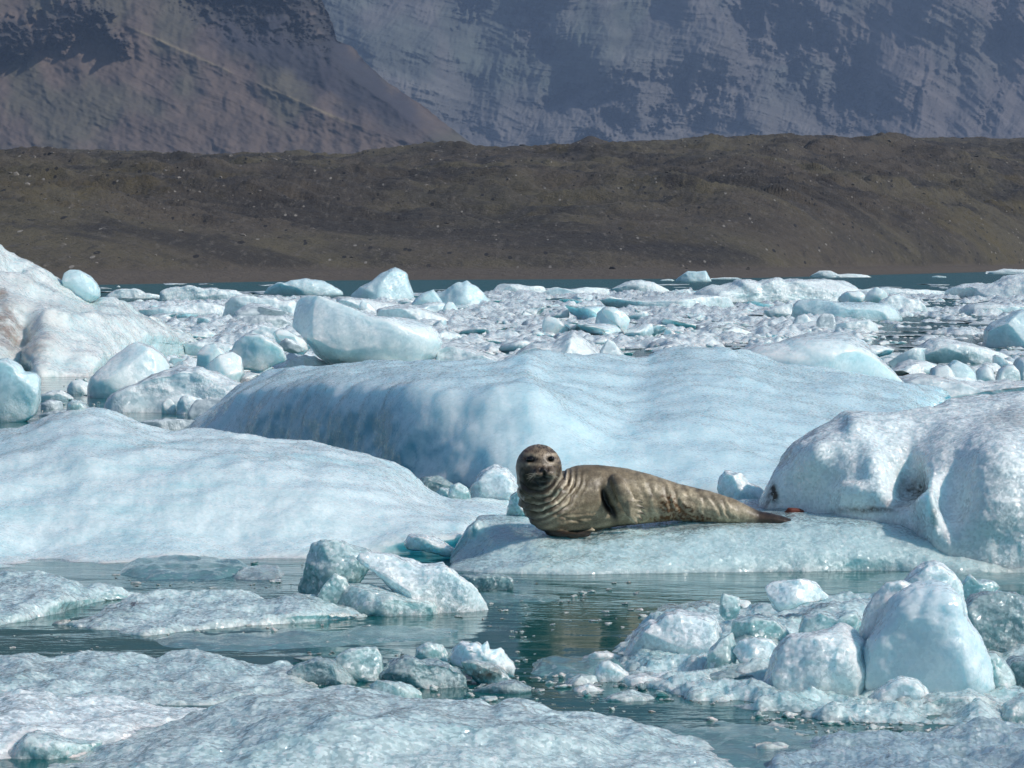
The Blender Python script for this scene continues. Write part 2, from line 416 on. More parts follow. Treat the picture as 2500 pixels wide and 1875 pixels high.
lake = obj('water', v, [[0, 1, 2, 3]], water_mat(), origin=np.zeros(3)); tag(lake, 'calm dark teal lagoon water between the drifting ice', 'water', kind='structure')
v = v.copy(); v[:, 2] = -6
bedm, bt, bb = nodes('lake_bed_silt'); bb.inputs['Base Color'].default_value = (0.06, 0.06, 0.05, 1)
bed = obj('ground', v, [[0, 1, 2, 3]], bedm, origin=np.zeros(3)); tag(bed, 'silty bed below the lagoon water', 'ground', kind='structure')

SHX = [-1500, 0, 258, 600, 850, 1500, 1850, 2130, 2400, 2500, 2900, 4200]
SHY = [712, 699, 695, 688.5, 684, 681.5, 679, 671, 664.5, 661, 656, 652]
def shoreD(px):
    xx = np.arange(-1800, 4500, 10.0); yy = np.interp(xx, SHX, SHY); k = np.hanning(41); k /= k.sum()
    yy = np.convolve(np.pad(yy, 20, mode='edge'), k, 'valid'); return DW(np.interp(px, xx, yy))
SKX = [-1500, 0, 100, 350, 560, 620, 800, 1000, 1150, 1290, 1450, 1650, 1800, 1950, 2150, 2300, 2500, 4200]
SKY_ = [350, 366, 362, 366, 366, 360, 364, 358, 348, 347, 338, 336, 326, 321, 322, 319, 317, 325]
cx = np.concatenate([np.linspace(-1500, -60, 70), np.linspace(-50, 2550, 900), np.linspace(2570, 4200, 70)])
tt = np.concatenate([np.linspace(-0.06, 0, 6), np.linspace(0.004, 0.06, 24), np.linspace(0.065, 1, 380), np.linspace(1.02, 1.6, 20)])
PXg, TT = np.meshgrid(cx, tt)
Ds = shoreD(PXg); Dr = Ds + 620
D = Ds + TT * 620
zt = (YH - np.interp(PXg, SKX, SKY_)) / F * Dr + H - 2.0
X = (PXg - 1250) / F * D
P0 = np.stack([X.ravel() / 95 + D.ravel() / 300, D.ravel() / 95, np.zeros(X.size)], 1)
t1 = np.clip(TT, 0, 1)
Z = np.where(TT < 0, TT * 20, 0.9 * sstep(0, 0.03, TT) + (zt - 0.9) * np.maximum(t1 - 0.03, 0) ** 0.72 * (1.0 + 0.0 * TT))
Z = Z - np.maximum(TT - 1, 0) * 30
am = sstep(0.03, 0.18, TT) * (1 - 0.45 * sstep(0.5, 1, TT))
r1 = fbm(P0 + 3, 5, 4, 0.5).reshape(X.shape); r2 = fbm(P0 * 3.1 + 9, 21, 4, 0.55, True).reshape(X.shape); r3 = fbm(P0 * 14, 31, 3, 0.6).reshape(X.shape)
def gb(px, t, sx, st, a): return a * np.exp(-((PXg - px) / sx) ** 2 - ((TT - t) / st) ** 2)
Z += am * (r1 * 4.2 + (r2 - 0.4) * 2.8 + r3 * 1.1)
for (a_, b_, c_, d_, e_) in [(500, 0.55, 420, 0.02, 2.0), (1100, 0.62, 360, 0.018, 2.4), (2050, 0.50, 380, 0.02, 2.2), (700, 0.25, 380, 0.014, 1.6), (2200, 0.22, 300, 0.014, 1.5), (1300, 0.17, 400, 0.01, 1.1), (1750, 0.72, 400, 0.03, 2.4), (200, 0.78, 300, 0.03, 1.0)]: Z += gb(a_, b_ + 0.02 * 0, c_, d_, e_)
Z += gb(1560, 0.30, 240, 0.030, 2.2) + gb(1280, 0.40, 160, 0.03, 2.5) + gb(1800, 0.27, 160, 0.02, 2.0) - gb(1700, 0.36, 260, 0.03, 1.5) + gb(1440, 0.95, 35, 0.08, 2.2) + gb(900, 0.45, 260, 0.03, 1.6)
G = np.stack([X, D, Z], 2)
mor_v = G.reshape(-1, 3); Gmor = G; cx_m = cx; tt_m = tt
m, t, b = nodes('moraine_gravel')
tc = N(t, 'ShaderNodeTexCoord'); vec = tc.outputs['Object']
mp = N(t, 'ShaderNodeMapping'); mp.inputs['Scale'].default_value = (1, 0.35, 1); t.links.new(vec, mp.inputs[0]); vv = mp.outputs[0]
c = mixc(t, ramp(t, noise(t, vv, 0.035, 6, 0.6), 0.40, 0.60), (0.090, 0.073, 0.054), (0.112, 0.096, 0.058))
c = mixc(t, ramp(t, noise(t, vv, 0.12, 6, 0.7), 0.50, 0.72), c, (0.030, 0.027, 0.027))
c = mixc(t, mth(t, 'MULTIPLY', ramp(t, noise(t, vv, 0.045, 4, 0.6), 0.50, 0.66), 0.65), c, (0.030, 0.028, 0.030))
mpb = N(t, 'ShaderNodeMapping'); mpb.inputs['Scale'].default_value = (0.30, 0.5, 1); mpb.inputs['Rotation'].default_value = (0, 0, 0.12); t.links.new(vec, mpb.inputs[0])
band = ramp(t, noise(t, mpb.outputs[0], 0.055, 6, 0.62), 0.50, 0.62)
c = mixc(t, mth(t, 'MULTIPLY', band, 0.75), c, (0.028, 0.025, 0.024))
c = mixc(t, mth(t, 'MULTIPLY', ramp(t, noise(t, vv, 0.022, 5, 0.65), 0.56, 0.70), 0.75), c, (0.115, 0.085, 0.022))
mpv = N(t, 'ShaderNodeMapping'); mpv.inputs['Scale'].default_value = (1, 0.10, 1); t.links.new(vec, mpv.inputs[0])
vo = N(t, 'ShaderNodeTexVoronoi'); vo.inputs['Scale'].default_value = 1.9; t.links.new(mpv.outputs[0], vo.inputs['Vector'])
c = mixc(t, ramp(t, noise(t, mpv.outputs[0], 1.3, 5, 0.85), 0.50, 0.72), c, (0.14, 0.125, 0.105))
c = mixc(t, ramp(t, noise(t, mpv.outputs[0], 0.7, 6, 0.85), 0.52, 0.72), c, (0.028, 0.026, 0.026))
vs = N(t, 'ShaderNodeSeparateColor'); t.links.new(vo.outputs['Color'], vs.inputs[0])
st = mth(t, 'MULTIPLY', mth(t, 'LESS_THAN', vo.outputs['Distance'], 0.30), mth(t, 'GREATER_THAN', vs.outputs[0], 0.975))
c = mixc(t, st, c, (0.26, 0.24, 0.21))
st2 = mth(t, 'MULTIPLY', mth(t, 'LESS_THAN', vo.outputs['Distance'], 0.42), mth(t, 'LESS_THAN', vs.outputs[1], 0.04))
c = mixc(t, st2, c, (0.016, 0.015, 0.015))
sp = N(t, 'ShaderNodeSeparateXYZ'); t.links.new(vec, sp.inputs[0])
c = mixc(t, mth(t, 'SUBTRACT', 1.0, ramp(t, mth(t, 'ADD', sp.outputs[2], mth(t, 'MULTIPLY', noise(t, vv, 0.08, 3), 0.8)), 1.0, 1.9)), c, (0.115, 0.095, 0.075))
t.links.new(c, b.inputs['Base Color']); b.inputs['Roughness'].default_value = 0.95
bp = N(t, 'ShaderNodeBump'); bp.inputs['Distance'].default_value = 1.3; bp.inputs['Strength'].default_value = 1.0
t.links.new(noise(t, vec, 0.5, 6, 0.75), bp.inputs['Height']); t.links.new(bp.outputs[0], b.inputs['Normal'])
mor = obj('moraine', mor_v, grid_faces(*X.shape), m, origin=np.zeros(3)); tag(mor, 'rolling brown gravel moraine rising behind the far shore', 'moraine', kind='structure')

def rock_mat(name, fine, con, bd):
    m, t, b = nodes(name)
    tc = N(t, 'ShaderNodeTexCoord'); vec = tc.outputs['Object']
    at = N(t, 'ShaderNodeAttribute'); at.attribute_name = 'col'
    c = mixc(t, 1.0, at.outputs['Color'], mixc(t, ramp(t, noise(t, vec, fine, 8, 0.7), 0.3, 0.7), (1 - con, 1 - con, 1 - con), (1 + con, 1 + con, 1 + con * 0.9)), 'MULTIPLY')
    vo = noise(t, vec, fine * 9, 4, 0.85)
    c = mixc(t, ramp(t, vo, 0.60, 0.78), c, mixc(t, 1.0, c, (1 + 2.2 * con, 1 + 2.1 * con, 1 + 2 * con), 'MULTIPLY'))
    t.links.new(c, b.inputs['Base Color']); b.inputs['Roughness'].default_value = 0.95
    bp = N(t, 'ShaderNodeBump'); bp.inputs['Distance'].default_value = bd; bp.inputs['Strength'].default_value = 0.8
    t.links.new(noise(t, vec, fine * 2.5, 8, 0.72), bp.inputs['Height']); t.links.new(bp.outputs[0], b.inputs['Normal'])
    return m
# --- the far mountain wall, about 6 km away
cx = np.concatenate([np.linspace(-2600, 480, 60), np.linspace(500, 2560, 820), np.linspace(2600, 5200, 60)])
ry = np.concatenate([np.linspace(-1500, -60, 60), np.linspace(-50, 400, 330)])[::-1]
PXg, PYg = np.meshgrid(cx, ry)
Y0 = 5600.0
zz = (YH - PYg) / F * Y0
P0 = np.stack([(PXg.ravel()) / 260, PYg.ravel() / 260, np.zeros(PXg.size)], 1)
warp = fbm(P0, 3, 3).reshape(PXg.shape)
gul = fbm(np.stack([(PXg + 60 * warp + 0.35 * PYg).ravel() / 75, PYg.ravel() / 210, np.full(PXg.size, 2.)], 1), 40, 5, 0.55, True).reshape(PXg.shape)
big = fbm(P0 * 0.8 + 4, 50, 3).reshape(PXg.shape)
fin = fbm(np.stack([(PXg + 0.3 * PYg).ravel() / 20, PYg.ravel() / 34, np.full(PXg.size, 5.)], 1), 60, 4, 0.6, True).reshape(PXg.shape)
dip = np.interp(cx, [-2600, 700, 1200, 1500, 1750, 2500, 5200], [0.5, 0.45, 0.30, -0.05, 0.25, 0.85, 0.85]); Tdx = np.concatenate([[0], np.cumsum(dip[1:] * np.diff(cx))])
wq = PYg - Tdx[None] + 26 * warp
lay = fbm(np.stack([PXg.ravel() / 210, wq.ravel() / 17, np.full(PXg.size, 8.)], 1), 140, 5, 0.62).reshape(PXg.shape)
lay2 = fbm(np.stack([PXg.ravel() / 120, wq.ravel() / 52, np.full(PXg.size, 3.)], 1), 150, 3, 0.55).reshape(PXg.shape)
strata = np.sin((PYg + 30 * warp + 0.10 * PXg) / 9.0) * 0.5 + np.sin((PYg + 42 * warp + 0.12 * PXg) / 23.0)
cliffy = sstep(0.15, -0.25, (PYg - 150) / 300 + 0 * PXg) * 0
Y = Y0 + zz * 1.25 - big * 170 - gul * 24 - fin * 9 - strata * 3 - lay * 5 - lay2 * 9
def warpset(k=1.0):
    a = np.stack([PXg.ravel() / 48, PYg.ravel() / 60, np.full(PXg.size, 1.5)], 1)
    return fbm(a, 170, 5, 0.62).reshape(PXg.shape) * 42 * k, fbm(a + 31, 180, 5, 0.62).reshape(PXg.shape) * 34 * k
WPX, WPY = warpset()
def dent(px, py, sx, sy, a, rot=0.0, pw=1.0):
    XA, YA = PXg + WPX, PYg + WPY
    c_, s_ = math.cos(rot), math.sin(rot); u = (XA - px) * c_ + (YA - py) * s_; q = -(XA - px) * s_ + (YA - py) * c_
    return a * np.exp(-((u / sx) ** 2 + (q / sy) ** 2) ** pw)
cl = 0
for (px, py, sx, sy, a, rot) in [(1835, 40, 34, 70, 150, 0), (1905, 20, 22, 60, 110, 0), (1960, 55, 45, 60, 130, 0), (1940, 105, 60, 22, 90, 0), (2055, 235, 45, 62, 190, 0.1), (1930, 190, 22, 40, 80, 0.4),
                                 (2040, 130, 40, 24, 70, 0), (1375, 250, 55, 24, 100, 0), (1490, 300, 50, 30, 110, 0), (1620, 285, 14, 45, 70, 0.3), (1660, 220, 14, 60, 60, 0.3), (1720, 240, 12, 55, 60, 0.4),
                                 (1985, 265, 16, 60, 80, -0.3), (2150, 250, 22, 40, 60, 0.2), (1290, 60, 26, 60, 80, 0.1), (1310, 115, 30, 24, 60, 0), (2335, 155, 16, 34, 60, 0), (2470, 40, 30, 90, 90, 0.2), (1150, 20, 12, 50, 50, 0.5),
                                 (1560, 190, 90, 14, 40, 0.05), (1130, 300, 40, 30, 50, 0.0), (1480, 225, 90, 30, 60, -0.05), (1800, 235, 30, 60, 50, 0.3), (2420, 250, 16, 60, 40, 0.5), (2250, 260, 10, 40, 40, 0.5)]:
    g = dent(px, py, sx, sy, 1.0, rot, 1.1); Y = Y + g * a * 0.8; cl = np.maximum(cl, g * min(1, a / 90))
Gm = W(PXg, PYg, Y)
base = np.empty(PXg.shape + (3,)); 
green = sstep(-0.05, 0.25, warp) * sstep(330, 120, PYg) ; green = np.clip(green * 0.8 + dent(1480, 110, 170, 70, 0.8) + dent(1250, 190, 160, 70, 0.5), 0, 1)
A = np.array([0.132, 0.120, 0.112]); B = np.array([0.088, 0.100, 0.083]); Cc = np.array([0.040, 0.045, 0.062])
base = A[None, None] * (1 - green[..., None]) + B[None, None] * green[..., None]
pink = sstep(1900, 2300, PXg)[..., None]; base = base * (1 - pink * 0.4) + np.array([0.130, 0.100, 0.092]) * pink * 0.4
base = base * (1 + 0.16 * np.clip(lay * 1.6, -1, 1) + 0.15 * np.clip(lay2 * 1.5, -1, 1))[..., None]
dk = np.clip(cl * 1.1, 0, 1)[..., None] * 0.44  # hollows darkened in colour too, painting in their shade
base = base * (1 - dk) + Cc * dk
base *= (1 + 0.06 * np.clip(strata, -1, 1) * (1 - green))[..., None]
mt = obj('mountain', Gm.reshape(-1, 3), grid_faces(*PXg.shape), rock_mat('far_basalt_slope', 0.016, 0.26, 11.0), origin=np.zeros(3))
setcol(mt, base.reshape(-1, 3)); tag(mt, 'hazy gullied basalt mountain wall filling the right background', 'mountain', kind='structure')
# --- the nearer scree ridge on the left, about 2.8 km away
edge_y = [-1300, -700, -200, -20, 0, 40, 70, 100, 112, 160, 200, 260, 300, 350, 420]
edge_x = [-500, 250, 640, 770, 785, 805, 815, 822, 858, 900, 945, 1035, 1085, 1150, 1230]
ry = np.concatenate([np.linspace(-1300, -40, 50), np.linspace(-30, 420, 300)])[::-1]
u = np.concatenate([np.linspace(0, 0.62, 50), np.linspace(0.625, 1.0, 420), np.linspace(1.004, 1.10, 14)])
U, PYg = np.meshgrid(u, ry)
xe = np.interp(PYg, edge_y, edge_x) + 5 * pn(np.stack([PYg.ravel() / 13, np.zeros(PYg.size), np.zeros(PYg.size)], 1)).reshape(PYg.shape)
uc = np.minimum(U, 1)
PXg = -2200 + (xe + 2200) * uc - np.maximum(U - 1, 0) * 900
zz = (YH - PYg) / F * 2700
P0 = np.stack([PXg.ravel() / 200, PYg.ravel() / 200, np.full(PXg.size, 9.)], 1)
warp = fbm(P0, 70, 3).reshape(PXg.shape)
# runnels down the fall line (down and to the right)
run = fbm(np.stack([(PXg * 0.55 - PYg + 25 * warp).ravel() / 34, (PXg + PYg * 0.6).ravel() / 420, np.full(PXg.size, 1.)], 1), 80, 5, 0.6, True).reshape(PXg.shape)
lump_ = fbm(P0 * 2.2 + 1, 90, 4, 0.55).reshape(PXg.shape)
crag = fbm(P0 * 9, 95, 4, 0.6, True).reshape(PXg.shape)
cy = np.interp(PXg, [-2200, 0, 60, 180, 330, 560, 700, 850, 1100], [-900, -80, -40, 20, 72, 175, 235, 300, 380])       # the pale spur line
spur = np.exp(-np.abs(PYg - cy) / 26.0)
WPX, WPY = warpset(0.8)
cliffA = np.clip(dent(640, 20, 190, 62, 1.2, 0.12, 1.6) + dent(780, 70, 60, 50, 1.1, 0.5, 1.6), 0, 1) * sstep(-0.35, 0.0, 0.3 + lump_)
cliffB = np.clip(dent(60, 70, 150, 34, 1.2, -0.1, 1.4) + dent(215, 40, 70, 30, 1.1, 0.6, 1.4) + dent(15, 130, 40, 34, 0.9) + dent(285, 95, 14, 30, 1.0, -0.4), 0, 1) * sstep(-0.30, 0.05, 0.15 + lump_)
Y = 2700 + zz * 1.35 - spur * 7 - (run - 0.4) * 2.2 - lump_ * 9 - crag * 24 * (cliffA + cliffB) + 420 * (np.maximum(U - 1, 0) / 0.1) + 90 * sstep(0.975, 1.0, U)
Y = Y + 55 * cliffA - 25 * cliffB
# the slope right of the spur turns away behind it
right = sstep(0, 120, cy * 0 + (cy - PYg))
Gm = W(PXg, PYg, Y)
A = np.array([0.108, 0.080, 0.064]); B = np.array([0.084, 0.074, 0.052]); Cc = np.array([0.028, 0.026, 0.026])
g = sstep(-0.15, 0.3, warp + 0.25 * sstep(200, 0, PYg))[..., None]
base = A * (1 - g) + B * g
shaded_scree = np.clip(dent(840, 185, 230, 66, 1.5, 0.60, 1.8) + dent(640, 90, 150, 66, 1.2, 0.3, 1.5), 0, 1)[..., None]  # broad diagonal shadow down the ridge, painted into the rock colour
base = base * (1 - 0.85 * shaded_scree) + np.array([0.028, 0.028, 0.040]) * 0.85 * shaded_scree
cc = np.clip(cliffA * 0.95 + cliffB * 0.8, 0, 1)[..., None]
base = base * (1 - cc) + Cc * cc
line = (np.exp(-((PYg - cy) / 4.0) ** 2) * sstep(260, 380, PXg) * sstep(900, 800, PXg) * sstep(-0.2, 0.2, lump_ + 0.15))[..., None]
base = base * (1 - 0.75 * line) + np.array([0.21, 0.17, 0.105]) * 0.75 * line
base *= (0.92 + 0.2 * run)[..., None]
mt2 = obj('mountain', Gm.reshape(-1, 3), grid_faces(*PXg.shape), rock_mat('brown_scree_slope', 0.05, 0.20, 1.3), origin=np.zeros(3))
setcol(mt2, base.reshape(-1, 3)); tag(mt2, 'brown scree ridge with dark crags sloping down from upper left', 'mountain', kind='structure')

# boulders strewn over the moraine: far too many to count
rng0 = np.random.RandomState(3); n_ = 3600
tx_ = rng0.uniform(-100, 2600, n_); ti_ = 0.02 + 0.98 * rng0.rand(n_) ** 0.9
gi_ = np.clip(np.searchsorted(tt_m, ti_), 1, len(tt_m) - 2); gj_ = np.clip(np.searchsorted(cx_m, tx_), 1, len(cx_m) - 2)
dv_, df_ = ico(1); Vb = []; Fb = []
for q in range(n_):
    c0 = Gmor[gi_[q], gj_[q]]; s_ = 0.13 * math.exp(rng0.normal(0, 0.45)) * (0.7 + 1.3 * ti_[q])
    vv_ = dv_ * (1 + 0.25 * rng0.normal(size=(len(dv_), 1))) * np.array([s_ * rng0.uniform(0.7, 1.4), s_, s_ * rng0.uniform(0.5, 0.9)]); Vb.append(vv_ + c0); Fb.append(df_ + q * len(dv_))
ms, t, b = nodes('strewn_boulder_rock'); tc = N(t, 'ShaderNodeTexCoord')
wn = N(t, 'ShaderNodeTexNoise'); wn.inputs['Scale'].default_value = 0.35; t.links.new(tc.outputs['Object'], wn.inputs['Vector'])
t.links.new(mixc(t, ramp(t, wn.outputs['Fac'], 0.42, 0.62), (0.05, 0.046, 0.042), (0.22, 0.20, 0.175)), b.inputs['Base Color']); b.inputs['Roughness'].default_value = 0.9
bs = obj('scattered_boulders', np.concatenate(Vb), np.concatenate(Fb), ms, origin=np.zeros(3), smooth=False); tag(bs, 'pale and dark boulders strewn all over the brown moraine', 'boulders', kind='stuff')

px_ = np.concatenate([np.arange(-900, -120, 9.0), np.arange(-120, 2640, 3.0), np.arange(2640, 3400, 9.0)]); py_ = np.concatenate([np.arange(690, 760, 0.33), np.arange(760, 930, 0.6)])[::-1]
QX, QY = np.meshgrid(px_, py_); g0 = WZ(QX, QY)
q3 = np.stack([g0[..., 0].ravel(), g0[..., 1].ravel() * 0.55, np.zeros(QX.size)], 1)
n1_ = fbm(q3 / 1.3, 601, 4, 0.6).reshape(QX.shape); n2_ = fbm(q3 * np.array([0.22, 0.16, 1.0]), 611, 3, 0.55).reshape(QX.shape); n3_ = (fbm(q3 / 0.55, 621, 2, 0.5, True) - 0.4).reshape(QX.shape)
upl = np.interp(QX, [-200, 250, 640, 850, 1200, 1650, 1850, 2080, 2320, 2500, 2700], [742, 738, 724, 726, 712, 710, 700, 710, 720, 688, 684])
bias = 0.0 + 0.17 * n2_ - 0.6 * sstep(6, 0, QY - upl)
def hole(x0, x1, y0, y1, a): return a * sstep(x0 - 30, x0 + 30, QX) * sstep(x1 + 30, x1 - 30, QX) * sstep(y0 - 4, y0 + 4, QY) * sstep(y1 + 4, y1 - 4, QY)
bias -= hole(1640, 2040, 736, 748, .12) + hole(2130, 2430, 732, 758, .12) + hole(2120, 2450, 778, 900, .11) + hole(1520, 1600, 850, 885, .4) + hole(-1200, 240, 880, 930, .4) + hole(-1200, 1010, 905, 930, .3) + hole(1320, 1420, 712, 745, .05)
Zs = bias + 0.27 * n1_ + 0.20 * n3_
Zs = np.where(Zs > 0, Zs, np.maximum(Zs * 2, -0.3)); Zs = np.minimum(Zs, 0.32)
g0[..., 2] = Zs - 0.01
# ------------------------------------------------------------------ the large floes (front to back contour lines in photo pixels, Y in metres)
loft('ice_floe', 'ice floe', 'broad pale blue floe with a steep shaded blue wall, behind the seal', 'blue', [
    [(440, 1066), (600, 1090), (800, 1133), (1000, 1176), (1200, 1193), (1330, 1200), (1500, 1200), (1800, 1205), (2050, 1205), (2250, 1150), (2330, 1030)],
    [(470, 1040, 36.6), (560, 985, 35.6), (600, 965, 34.8), (650, 950, 34.0), (800, 938, 31.8), (1000, 955, 29.6), (1100, 950, 29.1), (1200, 945, 28.8), (1300, 960, 28.6), (1400, 1010, 28.5), (1500, 1060, 28.6), (1800, 1090, 29), (2050, 1080, 29.5), (2230, 1030, 31), (2320, 985, 37)],
    [(480, 1028, 38), (600, 945, 38), (700, 907, 37.6), (840, 896, 36), (1000, 906, 34), (1200, 900, 32), (1290, 900, 31.2), (1330, 925, 31), (1500, 960, 31), (1800, 960, 32), (2050, 950, 33), (2200, 965, 34), (2315, 975, 38)],
    [(488, 1022, 38.8), (600, 935, 39), (651, 912, 38.6), (702, 899, 38.2), (770, 893, 37.5), (841, 890, 36.8), (883, 889, 36.3), (897, 882, 36.2), (940, 886, 35.8), (997, 894, 35), (1053, 888, 34.5), (1110, 885, 34), (1223, 883, 33.5), (1257, 879, 33.3), (1299, 867, 33.2), (1327, 866, 33.2), (1398, 869, 33.4), (1455, 872, 33.7), (1526, 879, 34), (1582, 881, 34.5), (1597, 868, 34.7), (1653, 854, 35), (1682, 855, 35), (1738, 864, 35), (1781, 863, 35), (1809, 868, 35.3), (1850, 880, 35.6), (1903, 894, 36), (2000, 900, 36.5), (2100, 914, 37), (2187, 930, 37.5), (2235, 938, 38), (2300, 952, 39)]],
    back=1.6, amp=0.42, size=1.5, step=4, bumps=[(1290, 895, 50, 0.03), (1000, 920, 120, 0.05), (1750, 1010, 160, 0.10), (1560, 1000, 60, -0.03)])
loft('ice_floe', 'ice floe', 'wide smooth pale floe sloping into green water left of the seal', 'cyan', [
    [(-160, 1400), (0, 1391), (176, 1382), (294, 1373), (470, 1367), (752, 1364), (881, 1355), (1117, 1344), (1165, 1322), (1225, 1290)],
    [(-160, 1315, 21.4), (0, 1315, 21.4), (300, 1310, 21.5), (600, 1312, 21.6), (900, 1312, 21.6), (1100, 1308, 21.5), (1172, 1290, 21.6), (1228, 1268, 22.4)],
    [(-160, 1150, 22.8), (0, 1150, 22.8), (200, 1120, 22.8), (400, 1130, 22.8), (600, 1150, 22.6), (800, 1170, 22.6), (950, 1205, 22.6), (1080, 1250, 22.8), (1180, 1250, 23.2), (1234, 1250, 23.6)],
    [(-160, 1060, 24.8), (0, 1046, 24.8), (59, 1037, 24.8), (141, 1009, 24.8), (194, 1004, 24.8), (223, 1004, 24.8), (259, 1006, 24.8), (311, 1027, 24.8), (364, 1044, 24.8), (411, 1058, 24.7), (488, 1056, 24.6), (564, 1062, 24.5), (646, 1074, 24.4), (705, 1077, 24.3), (793, 1091, 24.2), (899, 1115, 24.1), (940, 1132, 24.1), (999, 1159, 24.2), (1040, 1195, 24.5), (1087, 1219, 24.7), (1175, 1227, 24.8), (1240, 1238, 24.9)]],
    back=1.4, amp=0.40, size=1.3, step=4, bumps=[(600, 1140, (160, 30), 0.04), (350, 1180, (120, 50), -0.04), (800, 1250, (150, 40), 0.03), (120, 1330, 120, -0.05)])
lump('ice_chunk', 'ice chunk', 'small rounded knob of ice on the back rim of the wide left floe', 'grey', [(162, 1012), (166, 984), (178, 977), (194, 976), (212, 990), (226, 1004), (232, 1018)], 24.9, T=0.09)

fl = bpy.data.objects.new('ice_floe', None); COL.objects.link(fl); fl.location = (1.2, 20.8, 0); bpy.context.view_layer.update()
tag(fl, 'glassy floe carrying the seal, with a tall granular white hummock at its right end', 'ice floe')
loft('shelf', None, None, 'glass', [
    [(1100, 1392), (1200, 1400), (1400, 1403), (1700, 1398), (2150, 1393), (2350, 1398), (2700, 1400)],
    [(1122, 1360, 20.75), (1200, 1352, 20.5), (1300, 1352, 20.34), (1500, 1352, 20.32), (1900, 1345, 20.32), (2200, 1352, 20.32), (2400, 1362, 20.28), (2700, 1365, 20.25)],
    [(1136, 1322, 20.9), (1200, 1318, 20.68), (1300, 1322, 20.56), (1400, 1319, 20.54), (1500, 1308, 20.55), (1700, 1296, 20.56), (1950, 1290, 20.56), (2150, 1292, 20.55), (2300, 1315, 20.45), (2450, 1330, 20.4), (2700, 1335, 20.35)],
    [(1142, 1293, 20.6), (1165, 1272, 20.9), (1200, 1270, 21.0), (1300, 1278, 21.1), (1400, 1276, 21.1), (1500, 1266, 21.1), (1700, 1252, 21.1), (1950, 1252, 21.1), (2100, 1260, 21.0), (2300, 1290, 20.9), (2700, 1300, 20.8)],
    [(1146, 1287, 21.0), (1168, 1265, 21.5), (1230, 1257, 21.7), (1400, 1250, 21.8), (1700, 1230, 21.9), (1812, 1220, 21.9), (1900, 1224, 21.9), (2000, 1235, 21.8), (2100, 1245, 21.6), (2300, 1280, 21.4), (2700, 1290, 21.3)]],
    back=0.6, under=0.3, amp=0.30, size=0.7, step=3.5, parent=fl, dirt=[(1890, 1243, 70, 18, 0.55), (2150, 1222, 50, 10, 0.6), (1700, 1286, 150, 7, 0.55), (1430, 1312, 110, 8, 0.5), (1600, 1275, 150, 14, 0.3)])
loft('hummock', None, None, 'snow', [
    [(1880, 1222, 21.35), (1924, 1232, 21.3), (2025, 1250, 21.1), (2062, 1258, 20.95), (2134, 1256, 20.85), (2181, 1250, 20.75), (2230, 1262, 20.6), (2279, 1285, 20.35), (2315, 1302, 20.3), (2423, 1330, 20.22), (2500, 1336, 20.2), (2700, 1336, 20.2)],
    [(1886, 1192, 21.4), (1920, 1195, 21.3), (2000, 1200, 21.1), (2080, 1200, 20.95), (2150, 1200, 20.85), (2215, 1200, 20.9), (2260, 1190, 20.4), (2320, 1235, 20.42), (2380, 1240, 20.3), (2450, 1240, 20.15), (2700, 1250, 20.1)],
    [(1893, 1160, 21.5), (1930, 1130, 21.4), (2000, 1095, 21.25), (2080, 1085, 21.15), (2150, 1095, 21.1), (2220, 1105, 21.1), (2300, 1100, 20.8), (2400, 1080, 20.7), (2500, 1080, 20.6), (2700, 1085, 20.6)],
    [(1899, 1146, 21.7), (1922, 1108, 21.8), (1946, 1082, 21.9), (1989, 1052, 21.9), (2033, 1033, 21.8), (2060, 1012, 21.8), (2076, 1005, 21.7), (2116, 1004, 21.7), (2150, 1010, 21.6), (2188, 1009, 21.6), (2261, 998, 21.7), (2300, 986, 21.8), (2318, 974, 21.9), (2369, 967, 22), (2430, 963, 22), (2460, 958, 22), (2500, 953, 22), (2700, 940, 22)]],
    back=0.9, under=0.15, amp=0.40, size=0.8, step=3.5, parent=fl, foot=0.02,
    bumps=[(1990, 1130, 50, 0.06), (2095, 1040, (30, 20), 0.03), (2222, 1165, (30, 50), -0.11), (2130, 1140, (30, 60), 0.05), (2330, 1210, (45, 70), -0.10), (2250, 1230, (35, 30), 0.05), (2450, 1150, 80, 0.08), (2090, 1205, (40, 20), 0.05)],
    dirt=[(2222, 1172, 20, 38, 1.1), (2205, 1115, 40, 30, 0.35), (2120, 1245, 70, 9, 1.0), (1888, 1205, 10, 26, 1.3), (2470, 1020, 70, 35, 0.42), (2281, 1265, 8, 24, 0.9), (2180, 1228, 45, 12, 0.6)])

